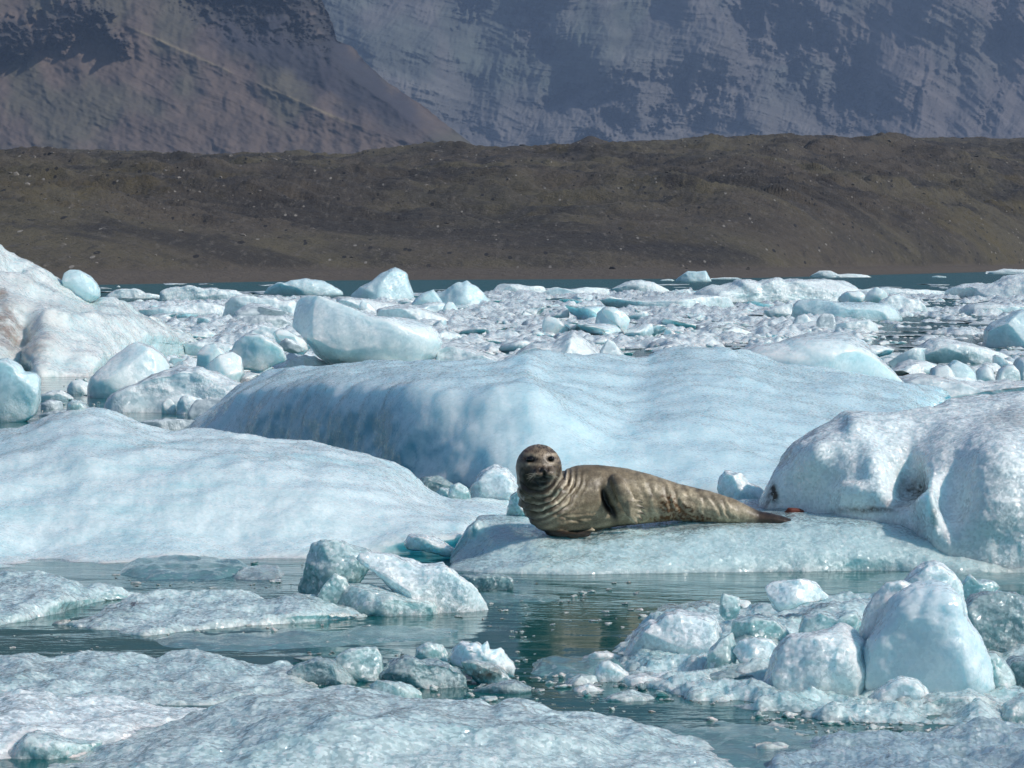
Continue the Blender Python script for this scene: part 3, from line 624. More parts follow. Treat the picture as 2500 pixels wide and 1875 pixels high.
# foreground sheets
loft('ice_floe', 'ice floe', 'nearest floe, a large flat grey-white sheet along the bottom of the picture', 'grey', [
    [(-100, 2050, 11.2), (500, 2060, 11.2), (1300, 2060, 11.2), (2000, 2050, 11.2)],
    [(-60, 1960, 11.8), (300, 1950, 11.8), (900, 1940, 11.8), (1400, 1950, 11.8), (1960, 1940, 11.8)],
    [(60, 1896, 12.4), (282, 1850, 12.4), (529, 1800, 12.4), (800, 1770, 12.4), (1100, 1780, 12.4), (1300, 1790, 12.4), (1500, 1830, 12.4), (1700, 1870, 12.3), (1940, 1900, 12.2)],
    [(100, 1876, 12.7), (206, 1838, 12.8), (282, 1806, 12.9), (376, 1782, 13.0), (488, 1753, 13.1), (529, 1726, 13.2), (617, 1702, 13.3), (694, 1690, 13.4), (823, 1687, 13.4), (882, 1686, 13.4), (940, 1698, 13.4), (1035, 1712, 13.3), (1117, 1718, 13.3), (1205, 1721, 13.2), (1235, 1711, 13.2), (1264, 1709, 13.2), (1318, 1727, 13.1), (1388, 1742, 13.0), (1464, 1756, 12.95), (1553, 1774, 12.9), (1641, 1806, 12.8), (1711, 1830, 12.7), (1758, 1851, 12.6), (1846, 1868, 12.5), (1905, 1877, 12.4)]],
    back=0.35, amp=0.60, size=0.6, step=3.2, foot=0.3, bumps=[(1050, 1760, (120, 16), 0.025), (560, 1800, (60, 60), -0.02), (800, 1830, 90, 0.02), (1180, 1745, (90, 12), -0.02)], dirt=[(700, 1735, 130, 16, 0.12)])
loft('ice_floe', 'ice floe', 'low dark-edged grey floe, second sheet up from the bottom left', 'grey', [
    [(-100, 1712), (0, 1704), (300, 1720), (502, 1722), (680, 1706), (775, 1692)],
    [(-100, 1670, 14.6), (200, 1672, 14.6), (450, 1672, 14.6), (650, 1672, 14.6), (776, 1680, 14.65)],
    [(-100, 1625, 15.3), (59, 1596, 15.3), (118, 1609, 15.3), (235, 1597, 15.3), (353, 1612, 15.3), (376, 1617, 15.3), (441, 1600, 15.3), (500, 1596, 15.3), (558, 1603, 15.3), (617, 1625, 15.2), (646, 1631, 15.1), (693, 1626, 15.1), (735, 1643, 15.0), (770, 1668, 14.8)]],
    back=0.3, amp=0.7, size=0.45, step=3.2, under=0.15, dirt=[(50, 1650, 120, 20, 0.2), (520, 1690, 200, 18, 0.22)])
loft('ice_floe', 'ice floe', 'bright rounded floe at the lower left edge, in front of the dark-edged grey sheet', 'snow', [
    [(-100, 1900, 12.5), (200, 1880, 12.6), (400, 1830, 12.9), (530, 1752, 13.4)],
    [(-100, 1800, 12.8), (60, 1780, 12.9), (250, 1775, 13.0), (420, 1765, 13.2), (532, 1746, 13.5)],
    [(-100, 1712, 13.6), (0, 1703, 13.6), (47, 1685, 13.6), (118, 1696, 13.6), (135, 1708, 13.6), (235, 1714, 13.6), (353, 1723, 13.6), (470, 1731, 13.6), (534, 1742, 13.6)]],
    back=0.25, amp=0.55, size=0.45, step=3.2)
lump('ice_chunk', 'ice chunk', 'small cone of clear grey ice in the bottom left corner', 'grey', [(-20, 1890), (0, 1861), (30, 1822), (59, 1792), (88, 1782), (147, 1797), (200, 1806), (250, 1812), (235, 1860), (180, 1925), (60, 1935)], 12.75, T=0.13)
loft('ice_floe', 'ice floe', 'grey mound at the left edge above the dark channel', 'grey', [
    [(-100, 1535), (0, 1527), (147, 1497), (230, 1470), (338, 1460)],
    [(-100, 1470, 17.8), (60, 1460, 17.8), (180, 1462, 17.9), (336, 1459, 18.3)],
    [(-100, 1412, 18.6), (0, 1405, 18.6), (35, 1397, 18.6), (88, 1397, 18.6), (135, 1409, 18.6), (176, 1419, 18.6), (200, 1435, 18.6), (264, 1441, 18.6), (335, 1455, 18.6)]],
    back=0.35, amp=0.7, size=0.45, step=3.2)
loft('ice_floe', 'ice floe', 'long sparkling low mound left of centre, with a brown speck at its left end', 'grey', [
    [(130, 1524), (353, 1552), (529, 1534), (735, 1520), (880, 1508), (925, 1500)],
    [(200, 1510, 17.2), (353, 1510, 17.3), (529, 1500, 17.4), (735, 1497, 17.4), (915, 1500, 17.7)],
    [(250, 1492, 17.7), (323, 1462, 17.8), (353, 1451, 17.9), (423, 1445, 17.9), (500, 1451, 17.9), (576, 1451, 17.9), (646, 1462, 17.9), (723, 1448, 17.9), (764, 1454, 17.9), (823, 1474, 17.9), (911, 1500, 17.8)]],
    back=0.3, amp=0.8, size=0.4, step=3.2, dirt=[(325, 1475, 7, 10, 1.6), (250, 1500, 90, 20, 0.4)])
# awash sheets
def awash(label, pts_f, pts_b, z=0.012, cat='ice sheet', mat='awash'):
    n = 60; f = curve([(a, b) for a, b in pts_f], n); r = curve([(a, b) for a, b in pts_b], n)
    f[:, 2] = -0.012; mid1 = f * 0.75 + r * 0.25; mid1[:, 2] = z; mid2 = f * 0.3 + r * 0.7; mid2[:, 2] = z; r2 = r.copy(); r2[:, 2] = -0.012
    rows = []
    K = [f, mid1, mid2, r2]
    for a, b in zip(K[:-1], K[1:]):
        for t in np.arange(10) / 10: rows.append(a + (b - a) * t)
    rows.append(r2); G = np.array(rows)
    v = G.reshape(-1, 3); px, py = PX(v)
    tx = np.linspace(0, 1, n)[None].repeat(len(rows), 0).ravel(); edge = np.minimum(tx, 1 - tx) * 8
    v[:, 2] = np.where(edge < 1, v[:, 2] * edge - 0.012 * (1 - edge), v[:, 2])
    v[:, 2] += fbm(v * np.array([5, 3, 1.]), nseed(), 3) * z * 0.9
    v[:, 1] += fbm(v * np.array([4, 0, 0.]) + 3, nseed(), 3) * 0.12
    o = obj('ice_sheet', v, grid_faces(len(rows), n), M[mat]); setcol(o, np.zeros((len(v), 3))); tag(o, label, cat); return o
awash('dull green ice just under the surface in front of the wide left floe', [(280, 1412), (500, 1420), (640, 1405)], [(300, 1368), (450, 1352), (610, 1378)], 0.035)
awash('grey-green sheet awash in the channel below the long sparkling mound', [(330, 1585), (600, 1600), (900, 1580), (1160, 1560)], [(340, 1545), (600, 1535), (900, 1520), (1150, 1530)])
awash('teal sheet of ice barely awash at the bottom right, before the rubble', [(1480, 1842), (1750, 1900), (2150, 1910), (2640, 1890)], [(1500, 1762), (1800, 1755), (2200, 1790), (2620, 1790)], 0.02)
awash('thin pale sheet floating in the dark channel right of centre', [(1000, 1470), (1150, 1482), (1390, 1468)], [(1010, 1452), (1200, 1440), (1380, 1450)])
awash('dull teal sheet behind the rounded white knob in the channel', [(1290, 1655), (1400, 1660), (1530, 1640)], [(1300, 1612), (1400, 1598), (1520, 1606)], 0.03)
awash('pale submerged shelf below the low right shelf of the seal floe', [(2080, 1425), (2300, 1432), (2620, 1430)], [(2100, 1394), (2300, 1392), (2620, 1392)], 0.01)
awash('grey ice film behind the cut blocks in the lower middle', [(1590, 1502), (1700, 1506), (1850, 1498)], [(1600, 1478), (1700, 1464), (1850, 1470)], 0.02, mat='clear')
awash('small amber-white film of ice afloat between green water and the left mound', [(560, 1415), (640, 1420), (700, 1408)], [(570, 1396), (630, 1382), (690, 1392)], 0.03, mat='clear')

loft('ice_floe', 'ice floe', 'broken low floe that carries the right foreground rubble and the tall pinnacle', 'grey', [
    [(1490, 1640), (1560, 1668), (1700, 1712), (1830, 1728), (1950, 1745), (2120, 1768), (2300, 1790), (2480, 1800), (2700, 1800)],
    [(1500, 1612, 15.9), (1600, 1620, 15.2), (1750, 1640, 14.8), (1900, 1650, 14.6), (2100, 1680, 14.4), (2300, 1700, 14.3), (2480, 1690, 14.4), (2700, 1690, 14.4)],
    [(1512, 1590, 16.1), (1600, 1560, 16.0), (1750, 1555, 16.0), (1900, 1540, 16.0), (2100, 1540, 15.9), (2300, 1560, 15.9), (2480, 1590, 15.8), (2700, 1590, 15.8)],
    [(1530, 1572, 16.6), (1560, 1545, 16.9), (1600, 1515, 17.1), (1650, 1500, 17.2), (1750, 1496, 17.2), (1850, 1486, 17.2), (1960, 1480, 17.2), (2025, 1470, 17.2), (2121, 1465, 17.2), (2250, 1470, 17.1), (2400, 1475, 17.0), (2700, 1475, 17.0)]],
    back=0.3, amp=1.3, size=0.55, step=3.2, under=0.15)
loft('ice_floe', 'ice floe', 'low glassy floe of crushed ice filling the bottom right corner', 'clear', [
    [(1930, 1960), (2150, 1985), (2400, 1985), (2700, 1985)],
    [(1900, 1880, 12.0), (2100, 1872, 12.1), (2400, 1865, 12.1), (2700, 1860, 12.1)],
    [(1910, 1828, 12.75), (2000, 1812, 12.85), (2100, 1800, 12.9), (2250, 1786, 12.95), (2400, 1776, 12.95), (2700, 1768, 12.95)]],
    back=0.25, amp=1.1, size=0.5, step=3.2, under=0.1)
# blocks and chunks near by: (mat, outline, Y, T, label, options)
NEAR = [
 ('grey', [(719, 1446), (738, 1410), (745, 1385), (750, 1357), (762, 1328), (787, 1319), (838, 1322), (867, 1334), (909, 1351), (905, 1385), (880, 1420), (838, 1450), (760, 1470)], 18.4, .13, 'tall grey slab standing behind the notched block left of centre'),
 ('grey', [(768, 1470), (776, 1450), (799, 1418), (818, 1399), (838, 1410), (856, 1430), (870, 1465), (840, 1490), (790, 1485)], 17.9, .08, 'small pointed block at the left foot of the notched block'),
 ('snow', [(871, 1358), (909, 1354), (966, 1357), (1028, 1374), (1085, 1367), (1105, 1379), (1122, 1402), (1167, 1436), (1196, 1505), (1100, 1515), (1010, 1500), (965, 1440), (935, 1405), (900, 1385)], 18.0, .20, 'white notched block with an overhanging lip on its left, left of centre'),
 ('grey', [(800, 1470), (838, 1432), (880, 1433), (935, 1440), (975, 1448), (1060, 1470), (1080, 1515), (960, 1522), (860, 1512), (812, 1500)], 17.85, .16, 'low grey foot of ice in front of the notched block'),
 ('clear', [(1112, 1424), (1125, 1405), (1178, 1402), (1225, 1404), (1252, 1412), (1254, 1440), (1180, 1448), (1118, 1440)], 19.1, .06, 'brownish strip of clear brash beside the notched block'),
 ('snow', [(986, 1325), (1000, 1306), (1030, 1304), (1060, 1312), (1095, 1330), (1118, 1344), (1100, 1356), (1040, 1345), (995, 1338)], 21.2, .18, 'flat white patch of crust at the right foot of the wide left floe'),
 ('grey', [(812, 1612), (826, 1594), (860, 1586), (918, 1583), (931, 1602), (938, 1640), (928, 1668), (895, 1676), (858, 1664), (828, 1636)], 15.0, .08, 'squared translucent block, leftmost of those standing in the lower middle'),
 ('grey', [(1015, 1612), (1016, 1583), (1037, 1571), (1080, 1574), (1095, 1590), (1094, 1618), (1060, 1640), (1025, 1632)], 15.2, .05, 'small squarish block standing between the squared block and the spiky crust'),
 ('snow', [(1096, 1612), (1105, 1590), (1127, 1568), (1140, 1580), (1164, 1571), (1176, 1578), (1190, 1564), (1198, 1584), (1222, 1582), (1238, 1604), (1266, 1630), (1262, 1655), (1200, 1650), (1130, 1630)], 15.1, .09, 'spiky frosted crust with toothed top in the lower middle'),
 ('grey', [(1124, 1616), (1160, 1608), (1205, 1624), (1240, 1644), (1258, 1668), (1225, 1680), (1165, 1668), (1132, 1642)], 14.85, .07, 'black gritty streak of sediment-laden ice under the spiky crust'),
 ('clear', [(925, 1650), (950, 1618), (990, 1605), (1040, 1612), (1100, 1620), (1140, 1650), (1150, 1690), (1060, 1712), (960, 1708), (925, 1690)], 14.8, .13, 'glassy rubble base between the squared block and the spiky crust'),
 ('grey', [(898, 1672), (918, 1657), (946, 1661), (1008, 1674), (1036, 1690), (1036, 1716), (985, 1722), (930, 1708)], 14.3, .06, 'low white slab lying in front of the glassy rubble base'),
 ('clear', [(690, 1650), (730, 1620), (775, 1608), (820, 1612), (845, 1650), (880, 1680), (850, 1700), (760, 1700), (700, 1690)], 14.9, .12, 'dark clear slush left of the squared translucent block'),
 ('clear', [(1140, 1690), (1200, 1668), (1260, 1660), (1300, 1680), (1290, 1705), (1200, 1715), (1150, 1708)], 14.6, .08, 'dark clear slush right of the black gritty streak'),
 ('grey', [(1755, 1500), (1756, 1473), (1765, 1449), (1785, 1452), (1804, 1459), (1808, 1485), (1798, 1510), (1770, 1515)], 16.3, .05, 'small upright block standing at the back of the right rubble'),
 ('snow', [(1867, 1435), (1882, 1420), (1925, 1416), (1964, 1412), (1993, 1423), (2010, 1442), (2026, 1459), (2011, 1468), (1950, 1477), (1900, 1492), (1884, 1484), (1876, 1462)], 16.6, .10, 'flat angular slab propped up left of the tall white pinnacle'),
 ('snow', [(2196, 1425), (2215, 1400), (2240, 1381), (2262, 1370), (2285, 1368), (2305, 1382), (2328, 1403), (2345, 1430), (2360, 1520), (2280, 1560), (2200, 1520)], 14.95, .13, 'grey peak of ice rising just behind the tall white pinnacle'),
 ('white', [(2205, 1440), (2232, 1424), (2275, 1418), (2315, 1425), (2338, 1440), (2357, 1488), (2385, 1536), (2402, 1584), (2413, 1626), (2424, 1672), (2400, 1710), (2330, 1760), (2215, 1760), (2120, 1730), (2100, 1680), (2100, 1640), (2108, 1580), (2140, 1520), (2175, 1460)], 14.45, .24, 'tall white pinnacle of ice, highest thing in the right foreground'),
 ('snow', [(2079, 1660), (2090, 1601), (2099, 1536), (2116, 1488), (2136, 1448), (2164, 1424), (2200, 1418), (2230, 1430), (2235, 1500), (2200, 1600), (2180, 1720), (2116, 1730)], 14.62, .15, 'left shoulder of rough ice leaning on the tall white pinnacle'),
 ('snow', [(1850, 1695), (1862, 1670), (1876, 1640), (1893, 1592), (1930, 1556), (1990, 1545), (2060, 1530), (2105, 1560), (2120, 1640), (2112, 1720), (2060, 1762), (1990, 1775), (1920, 1770), (1862, 1745)], 14.5, .22, 'big rounded boulder lying in the shadow of the tall pinnacle'),
 ('grey', [(2073, 1765), (2085, 1742), (2115, 1724), (2158, 1714), (2210, 1716), (2238, 1726), (2250, 1748), (2232, 1772), (2185, 1790), (2118, 1794), (2082, 1782)], 13.95, .09, 'smooth oval boulder at the front foot of the pinnacle'),
 ('snow', [(2112, 1722), (2138, 1684), (2170, 1660), (2200, 1652), (2235, 1662), (2262, 1690), (2300, 1730), (2290, 1770), (2180, 1770)], 14.1, .10, 'crusty white mound between the oval boulder and the pinnacle'),
 ('grey', [(2400, 1590), (2427, 1590), (2456, 1614), (2474, 1645), (2478, 1690), (2464, 1720), (2410, 1740), (2380, 1700)], 14.5, .12, 'rounded grey boulder against the right side of the pinnacle'),
 ('clear', [(2270, 1765), (2300, 1745), (2350, 1742), (2400, 1755), (2440, 1775), (2420, 1805), (2330, 1815), (2280, 1798)], 13.75, .09, 'clear lumpy shelf of ice below the pinnacle, right of the oval boulder'),
 ('grey', [(2230, 1720), (2290, 1690), (2370, 1690), (2420, 1705), (2470, 1730), (2440, 1780), (2340, 1775), (2250, 1765)], 14.0, .12, 'rough white apron of crushed ice under the pinnacle'),
 ('clear', [(2110, 1830), (2120, 1806), (2146, 1788), (2176, 1796), (2184, 1818), (2165, 1838), (2130, 1842)], 13.2, .05, 'glinting clear lump alone in the teal water below the oval boulder'),
 ('grey', [(1835, 1806), (1850, 1780), (1890, 1764), (1935, 1772), (1952, 1790), (1930, 1808), (1876, 1814)], 13.55, .06, 'small pale lump in the water below the shaded boulder'),
 ('clear', [(1990, 1800), (2000, 1775), (2030, 1762), (2062, 1775), (2074, 1796), (2040, 1810)], 13.6, .05, 'small clear lump between the shaded boulder and the glinting clear lump'),
 ('snow', [(2405, 1842), (2425, 1812), (2460, 1796), (2520, 1786), (2600, 1800), (2600, 1880), (2480, 1885), (2415, 1868)], 12.95, .11, 'pinkish-white lump in the bottom right corner'),
 ('grey', [(2268, 1850), (2290, 1822), (2340, 1815), (2372, 1838), (2380, 1868), (2330, 1885), (2280, 1880)], 12.9, .07, 'foamy lump of brash just left of the bottom right corner lump'),
 ('grey', [(2430, 1752), (2452, 1722), (2500, 1692), (2600, 1680), (2620, 1760), (2520, 1785), (2450, 1780)], 13.7, .13, 'grey slab cut by the right edge, above the corner lump'),
 ('grey', [(2342, 1428), (2368, 1403), (2384, 1416), (2427, 1417), (2446, 1434), (2415, 1455), (2360, 1470), (2345, 1455)], 16.7, .07, 'small jagged block behind the right side of the pinnacle'),
 ('clear', [(2345, 1480), (2370, 1458), (2399, 1450), (2470, 1447), (2497, 1460), (2530, 1500), (2540, 1570), (2450, 1600), (2390, 1600), (2350, 1540)], 15.9, .22, 'big glassy block with a patch of sun glints right of the pinnacle'),
 ('clear', [(2440, 1640), (2470, 1612), (2540, 1600), (2640, 1610), (2640, 1700), (2500, 1712), (2450, 1690)], 14.7, .18, 'dull grey block at the right edge below the glassy block'),
 ('snow', [(1415, 1630), (1424, 1605), (1452, 1590), (1484, 1588), (1512, 1601), (1524, 1618), (1500, 1640), (1440, 1650)], 15.6, .06, 'smooth white knob poking up at the left tip of the right rubble'),
 ('snow', [(1451, 1700), (1453, 1640), (1466, 1618), (1487, 1612), (1508, 1624), (1534, 1645), (1528, 1680), (1500, 1705), (1470, 1725)], 15.0, .08, 'upright wedge block below the smooth white knob'),
 ('grey', [(1320, 1700), (1342, 1682), (1385, 1668), (1420, 1645), (1455, 1650), (1465, 1715), (1430, 1740), (1375, 1737), (1335, 1722)], 14.9, .12, 'grey tilted slab at the far left of the right rubble'),
 ('snow', [(1385, 1712), (1400, 1680), (1440, 1668), (1480, 1690), (1478, 1725), (1440, 1740), (1402, 1736)], 14.65, .08, 'bright crumbly block in front of the grey tilted slab'),
 ('snow', [(1510, 1702), (1528, 1655), (1560, 1646), (1626, 1645), (1700, 1645), (1713, 1680), (1728, 1722), (1640, 1740), (1540, 1735)], 14.9, .14, 'wide white block with a steep right side in the middle of the rubble'),
 ('grey', [(1466, 1716), (1487, 1698), (1541, 1689), (1600, 1700), (1630, 1728), (1608, 1762), (1580, 1752), (1546, 1742), (1512, 1756), (1480, 1738)], 14.35, .10, 'smooth pale grey slab at the front of the right rubble, over green water'),
 ('grey', [(1610, 1728), (1680, 1712), (1725, 1716), (1796, 1714), (1838, 1726), (1866, 1740), (1858, 1760), (1725, 1758), (1640, 1752)], 14.3, .08, 'long low ledge of crumbled ice left of the shaded boulder'),
 ('grey', [(1718, 1640), (1730, 1590), (1758, 1560), (1790, 1545), (1800, 1580), (1796, 1620), (1770, 1650)], 15.0, .08, 'shaded blue-grey wedge in the middle of the right rubble'),
 ('snow', [(1788, 1590), (1805, 1565), (1838, 1554), (1881, 1562), (1906, 1590), (1900, 1625), (1850, 1640), (1808, 1622)], 14.95, .08, 'pale wedge block left of the shaded boulder'),
 ('grey', [(1780, 1560), (1790, 1515), (1830, 1500), (1890, 1510), (1925, 1545), (1920, 1580), (1850, 1590)], 15.5, .12, 'squared frosted block behind the pale wedge block'),
 ('grey', [(1950, 1545), (1965, 1505), (2000, 1490), (2040, 1505), (2090, 1490), (2120, 1530), (2110, 1570), (1990, 1575)], 15.4, .12, 'jagged low block between the shaded boulder and the propped slab'),
 ('clear', [(1700, 1690), (1720, 1650), (1780, 1635), (1840, 1640), (1870, 1670), (1860, 1710), (1780, 1725)], 14.75, .12, 'crumbly clear rubble in the hollow left of the shaded boulder'),
 ('snow', [(1525, 1602), (1545, 1566), (1569, 1535), (1586, 1518), (1602, 1517), (1626, 1498), (1668, 1496), (1720, 1500), (1750, 1505), (1770, 1560), (1740, 1620), (1640, 1650), (1560, 1640)], 15.6, .30, 'sloping granular slab forming the left flank of the right rubble'),
 ('grey', [(1090, 1222), (1100, 1185), (1120, 1178), (1140, 1188), (1150, 1215), (1140, 1235), (1100, 1235)], 25.3, .10, 'small white chunk left of the round lump by the seal head'),
 ('snow', [(1132, 1225), (1148, 1188), (1175, 1156), (1205, 1132), (1236, 1144), (1262, 1168), (1275, 1215), (1250, 1240), (1160, 1240)], 25.6, .26, 'round white lump of ice just left of the seal head'),
 ('grey', [(1060, 1205), (1075, 1190), (1100, 1195), (1120, 1210), (1135, 1225), (1090, 1232)], 25.9, .12, 'flat crumb of ice between the left floe and the small white chunk'),
 ('grey', [(1234, 1262), (1240, 1235), (1250, 1210), (1262, 1200), (1300, 1200), (1320, 1262)], 21.5, .10, 'pale block standing against the back of the seal neck'),
 ('snow', [(1752, 1200), (1760, 1165), (1772, 1150), (1805, 1153), (1830, 1178), (1859, 1192), (1868, 1206), (1855, 1228), (1760, 1235)], 22.4, .14, 'white angular chunk right behind the rear of the seal'),
 ('grey', [(1903, 1130), (1908, 1110), (1922, 1100), (1940, 1100), (1945, 1130), (1925, 1150)], 22.2, .07, 'little knob of ice peeking from behind the left side of the hummock'),
 ('black', [(1864, 1224), (1872, 1200), (1888, 1178), (1905, 1175), (1908, 1215), (1895, 1230)], 21.62, .09, 'dark cracked wedge of ice at the left foot of the hummock'),
]
for i, (mt_, poly, Y, T, lab) in enumerate(NEAR):
    kw = {}
    if 'sun glints' in lab: kw['box'] = 0.7
    if 'spiky' in lab: kw['amp'] = 1.3; kw['dirt'] = [(1190, 1640, 60, 16, 0.8)]
    if 'black gritty' in lab: kw['dirt'] = [(1175, 1640, 60, 24, 1.1)]
    nm_ = 'ice_pinnacle' if 'tall white pinnacle of ice' in lab else 'ice_block' if any(k in lab for k in ('block', 'slab', 'ledge')) else 'ice_chunk'
    lump(nm_, nm_.replace('_', ' '), lab, mt_, poly, Y, T=T, facets=2 if nm_ == 'ice_pinnacle' else 6, **kw)

# reddish-brown lump behind the tail
m, t, b = nodes('reddish_brown'); b.inputs['Base Color'].default_value = (0.13, 0.028, 0.014, 1); b.inputs['Roughness'].default_value = 0.55
M['red'] = m
lump('red_lump', 'lump', 'small reddish-brown lump lying on the ice behind the seal tail', 'red', [(1915, 1250), (1922, 1240), (1940, 1241), (1962, 1244), (1964, 1252), (1950, 1260), (1925, 1261)], 21.15, T=0.035, lvl=4, amp=1.2)

# ------------------------------------------------------------------ ice beyond the seal floe
loft('iceberg', 'iceberg', 'large sloping iceberg at the left edge with a dirty warm-white crust', 'dirty', [
    [(-300, 925), (0, 915), (60, 912), (95, 921), (140, 920), (215, 920), (300, 900), (400, 884), (470, 872)],
    [(-300, 880, 54.6), (0, 875, 54.6), (100, 880, 54.6), (200, 880, 54.6), (300, 860, 56), (400, 842, 58.5), (466, 845, 61)],
    [(-300, 740, 57), (-100, 740, 57), (50, 750, 57), (150, 765, 57.5), (250, 790, 58.5), (350, 810, 60), (462, 832, 62)],
    [(-300, 560, 61), (-100, 575, 61), (0, 598, 61), (15, 609, 61), (38, 623, 61), (70, 630, 61), (78, 642, 61), (88, 660, 61), (129, 679, 61.5), (152, 694, 62), (190, 716, 62), (228, 737, 62), (251, 728, 62), (281, 727, 62), (308, 745, 62.5), (330, 765, 62.8), (365, 780, 64), (410, 803, 66), (458, 822, 69)]],
    back=3.5, amp=0.55, size=2.4, step=3.5, bumps=[(40, 640, (40, 14), -0.2), (180, 790, (160, 14), 0.12), (100, 860, 60, 0.2), (60, 800, (30, 60), -0.25)],
    dirt=[(20, 800, 55, 75, 0.95), (75, 870, 60, 35, 0.6), (5, 720, 18, 22, 0.9), (90, 810, 60, 18, 0.4), (150, 750, 130, 16, 0.22), (60, 690, 90, 14, 0.22)])
FARL = [
 ('farsmooth', [(1770, 900), (1785, 868), (1809, 852), (1850, 845), (1903, 838), (1932, 824), (1974, 817), (2045, 814), (2073, 818), (2107, 834), (2130, 858), (2158, 884), (2187, 918), (2215, 945), (2150, 985), (1950, 985), (1820, 950)], 38.6, 1.0, 'smooth white dome of ice rising behind the right end of the broad blue floe'),  # closed outlines: mat, poly, Y, T, label
 ('farcyan', [(152, 685), (158, 668), (170, 658), (193, 657), (221, 675), (237, 690), (245, 706), (245, 725), (228, 736), (208, 741), (170, 737), (156, 714)], 61.6, .35, 'smooth egg-shaped block perched on the slope of the left iceberg'),
 ('farcyan', [(-70, 900), (0, 876), (17, 875), (48, 893), (58, 908), (88, 912), (98, 924), (99, 980), (88, 1014), (57, 1034), (0, 1044), (-70, 1050)], 39.0, .33, 'pale squared block cut by the left edge above the wide floe'),
 ('far', [(709, 802), (710, 762), (718, 735), (725, 721), (736, 726), (747, 721), (781, 721), (815, 735), (846, 748), (883, 761), (926, 774), (968, 773), (1011, 781), (1053, 795), (1076, 815), (1083, 836), (1068, 870), (1025, 895), (940, 902), (883, 902), (815, 895), (770, 865), (736, 825)], 57.5, .8, 'big smooth white tilted slab with a sharp horn at its upper left'),
 ('far', [(215, 945), (222, 922), (236, 908), (260, 890), (272, 874), (306, 848), (334, 834), (368, 846), (397, 866), (414, 889), (418, 930), (380, 990), (300, 1010), (240, 1005), (218, 985)], 46.0, .55, 'big rounded boulder with a blue shaded left side in the mid-left rubble'),
 ('far', [(480, 900), (482, 864), (499, 842), (524, 837), (543, 851), (560, 880), (550, 920), (500, 930)], 50.5, .28, 'rounded knob behind the leaning oval in the mid-left rubble'),
 ('far', [(494, 952), (484, 925), (498, 900), (512, 884), (538, 866), (567, 860), (588, 874), (597, 912), (580, 940), (545, 965), (515, 968)], 46.5, .30, 'leaning oval boulder in the mid-left rubble'),
 ('far', [(560, 870), (575, 835), (600, 815), (640, 815), (668, 830), (690, 850), (700, 880), (640, 905), (580, 900)], 52.0, .5, 'broad white lump between the leaning oval and the big tilted slab'),
 ('far', [(668, 812), (680, 805), (700, 805), (720, 815), (740, 830), (758, 850), (740, 866), (700, 860), (675, 840)], 57.0, .25, 'crusty lip of ice at the left foot of the big tilted slab'),
 ('fargrey', [(682, 838), (698, 824), (715, 828), (735, 845), (745, 860), (715, 862), (690, 855)], 55.5, .15, 'small dark hollow-shaded block beside the big tilted slab'),
 ('farcyan', [(1002, 744), (1015, 728), (1031, 715), (1059, 706), (1070, 722), (1083, 742), (1080, 758), (1060, 766), (1010, 762)], 121, .45, 'grey-blue gable-shaped block right of the pale pyramid'),
 ('far', [(1078, 760), (1086, 744), (1094, 736), (1106, 738), (1114, 750), (1122, 762), (1100, 770)], 116, .25, 'small white cone in front of the gable-shaped block'),
 ('far', [(874, 756), (880, 740), (885, 735), (900, 739), (912, 752), (921, 764), (895, 768)], 115, .25, 'little white block behind the back of the big tilted slab'),
 ('far', [(2044, 730), (2056, 718), (2068, 711), (2096, 710), (2108, 716), (2114, 723), (2107, 740), (2073, 744), (2050, 742)], 134, .45, 'six-sided white block, left one of the pair on the right'),
 ('far', [(2108, 735), (2114, 720), (2122, 709), (2141, 701), (2158, 708), (2166, 716), (2171, 735), (2140, 742)], 136, .45, 'pointed white block, right one of the pair on the right'),
 ('far', [(1536, 830), (1520, 808), (1505, 795), (1475, 770), (1468, 755), (1478, 748), (1500, 750), (1525, 762), (1540, 780), (1530, 805)], 80, .35, 'broken-topped crag of ice in the middle distance, right of centre'),
 ('far', [(1324, 800), (1325, 785), (1334, 772), (1342, 771), (1362, 778), (1392, 803), (1384, 818), (1368, 832), (1340, 832), (1330, 825)], 82, .3, 'angular block like a broken cup in the middle distance'),
 ('farcyan', [(1450, 800), (1458, 765), (1476, 750), (1500, 752), (1520, 765), (1536, 790), (1528, 818), (1480, 826), (1455, 822)], 84, .35, 'glassy peak standing beside the broken-topped crag'),
 ('far', [(1618, 830), (1620, 815), (1626, 802), (1640, 806), (1658, 818), (1662, 830), (1640, 836)], 79, .2, 'small sharp-edged block with a shaded left face, right of centre'),
]
for (mt_, poly, Y, T, lab) in FARL:
    nm_ = 'ice_chunk' if any(k in lab for k in ('knob', 'lump', 'lip', 'cone')) else 'ice_boulder' if 'boulder' in lab else 'ice_block'
    lump(nm_, nm_.replace('_', ' '), lab, 'farsmooth' if mt_ == 'far' else mt_, poly, Y, T=T, facets=2 if 'dome of' in lab else 6, amp=0.5)
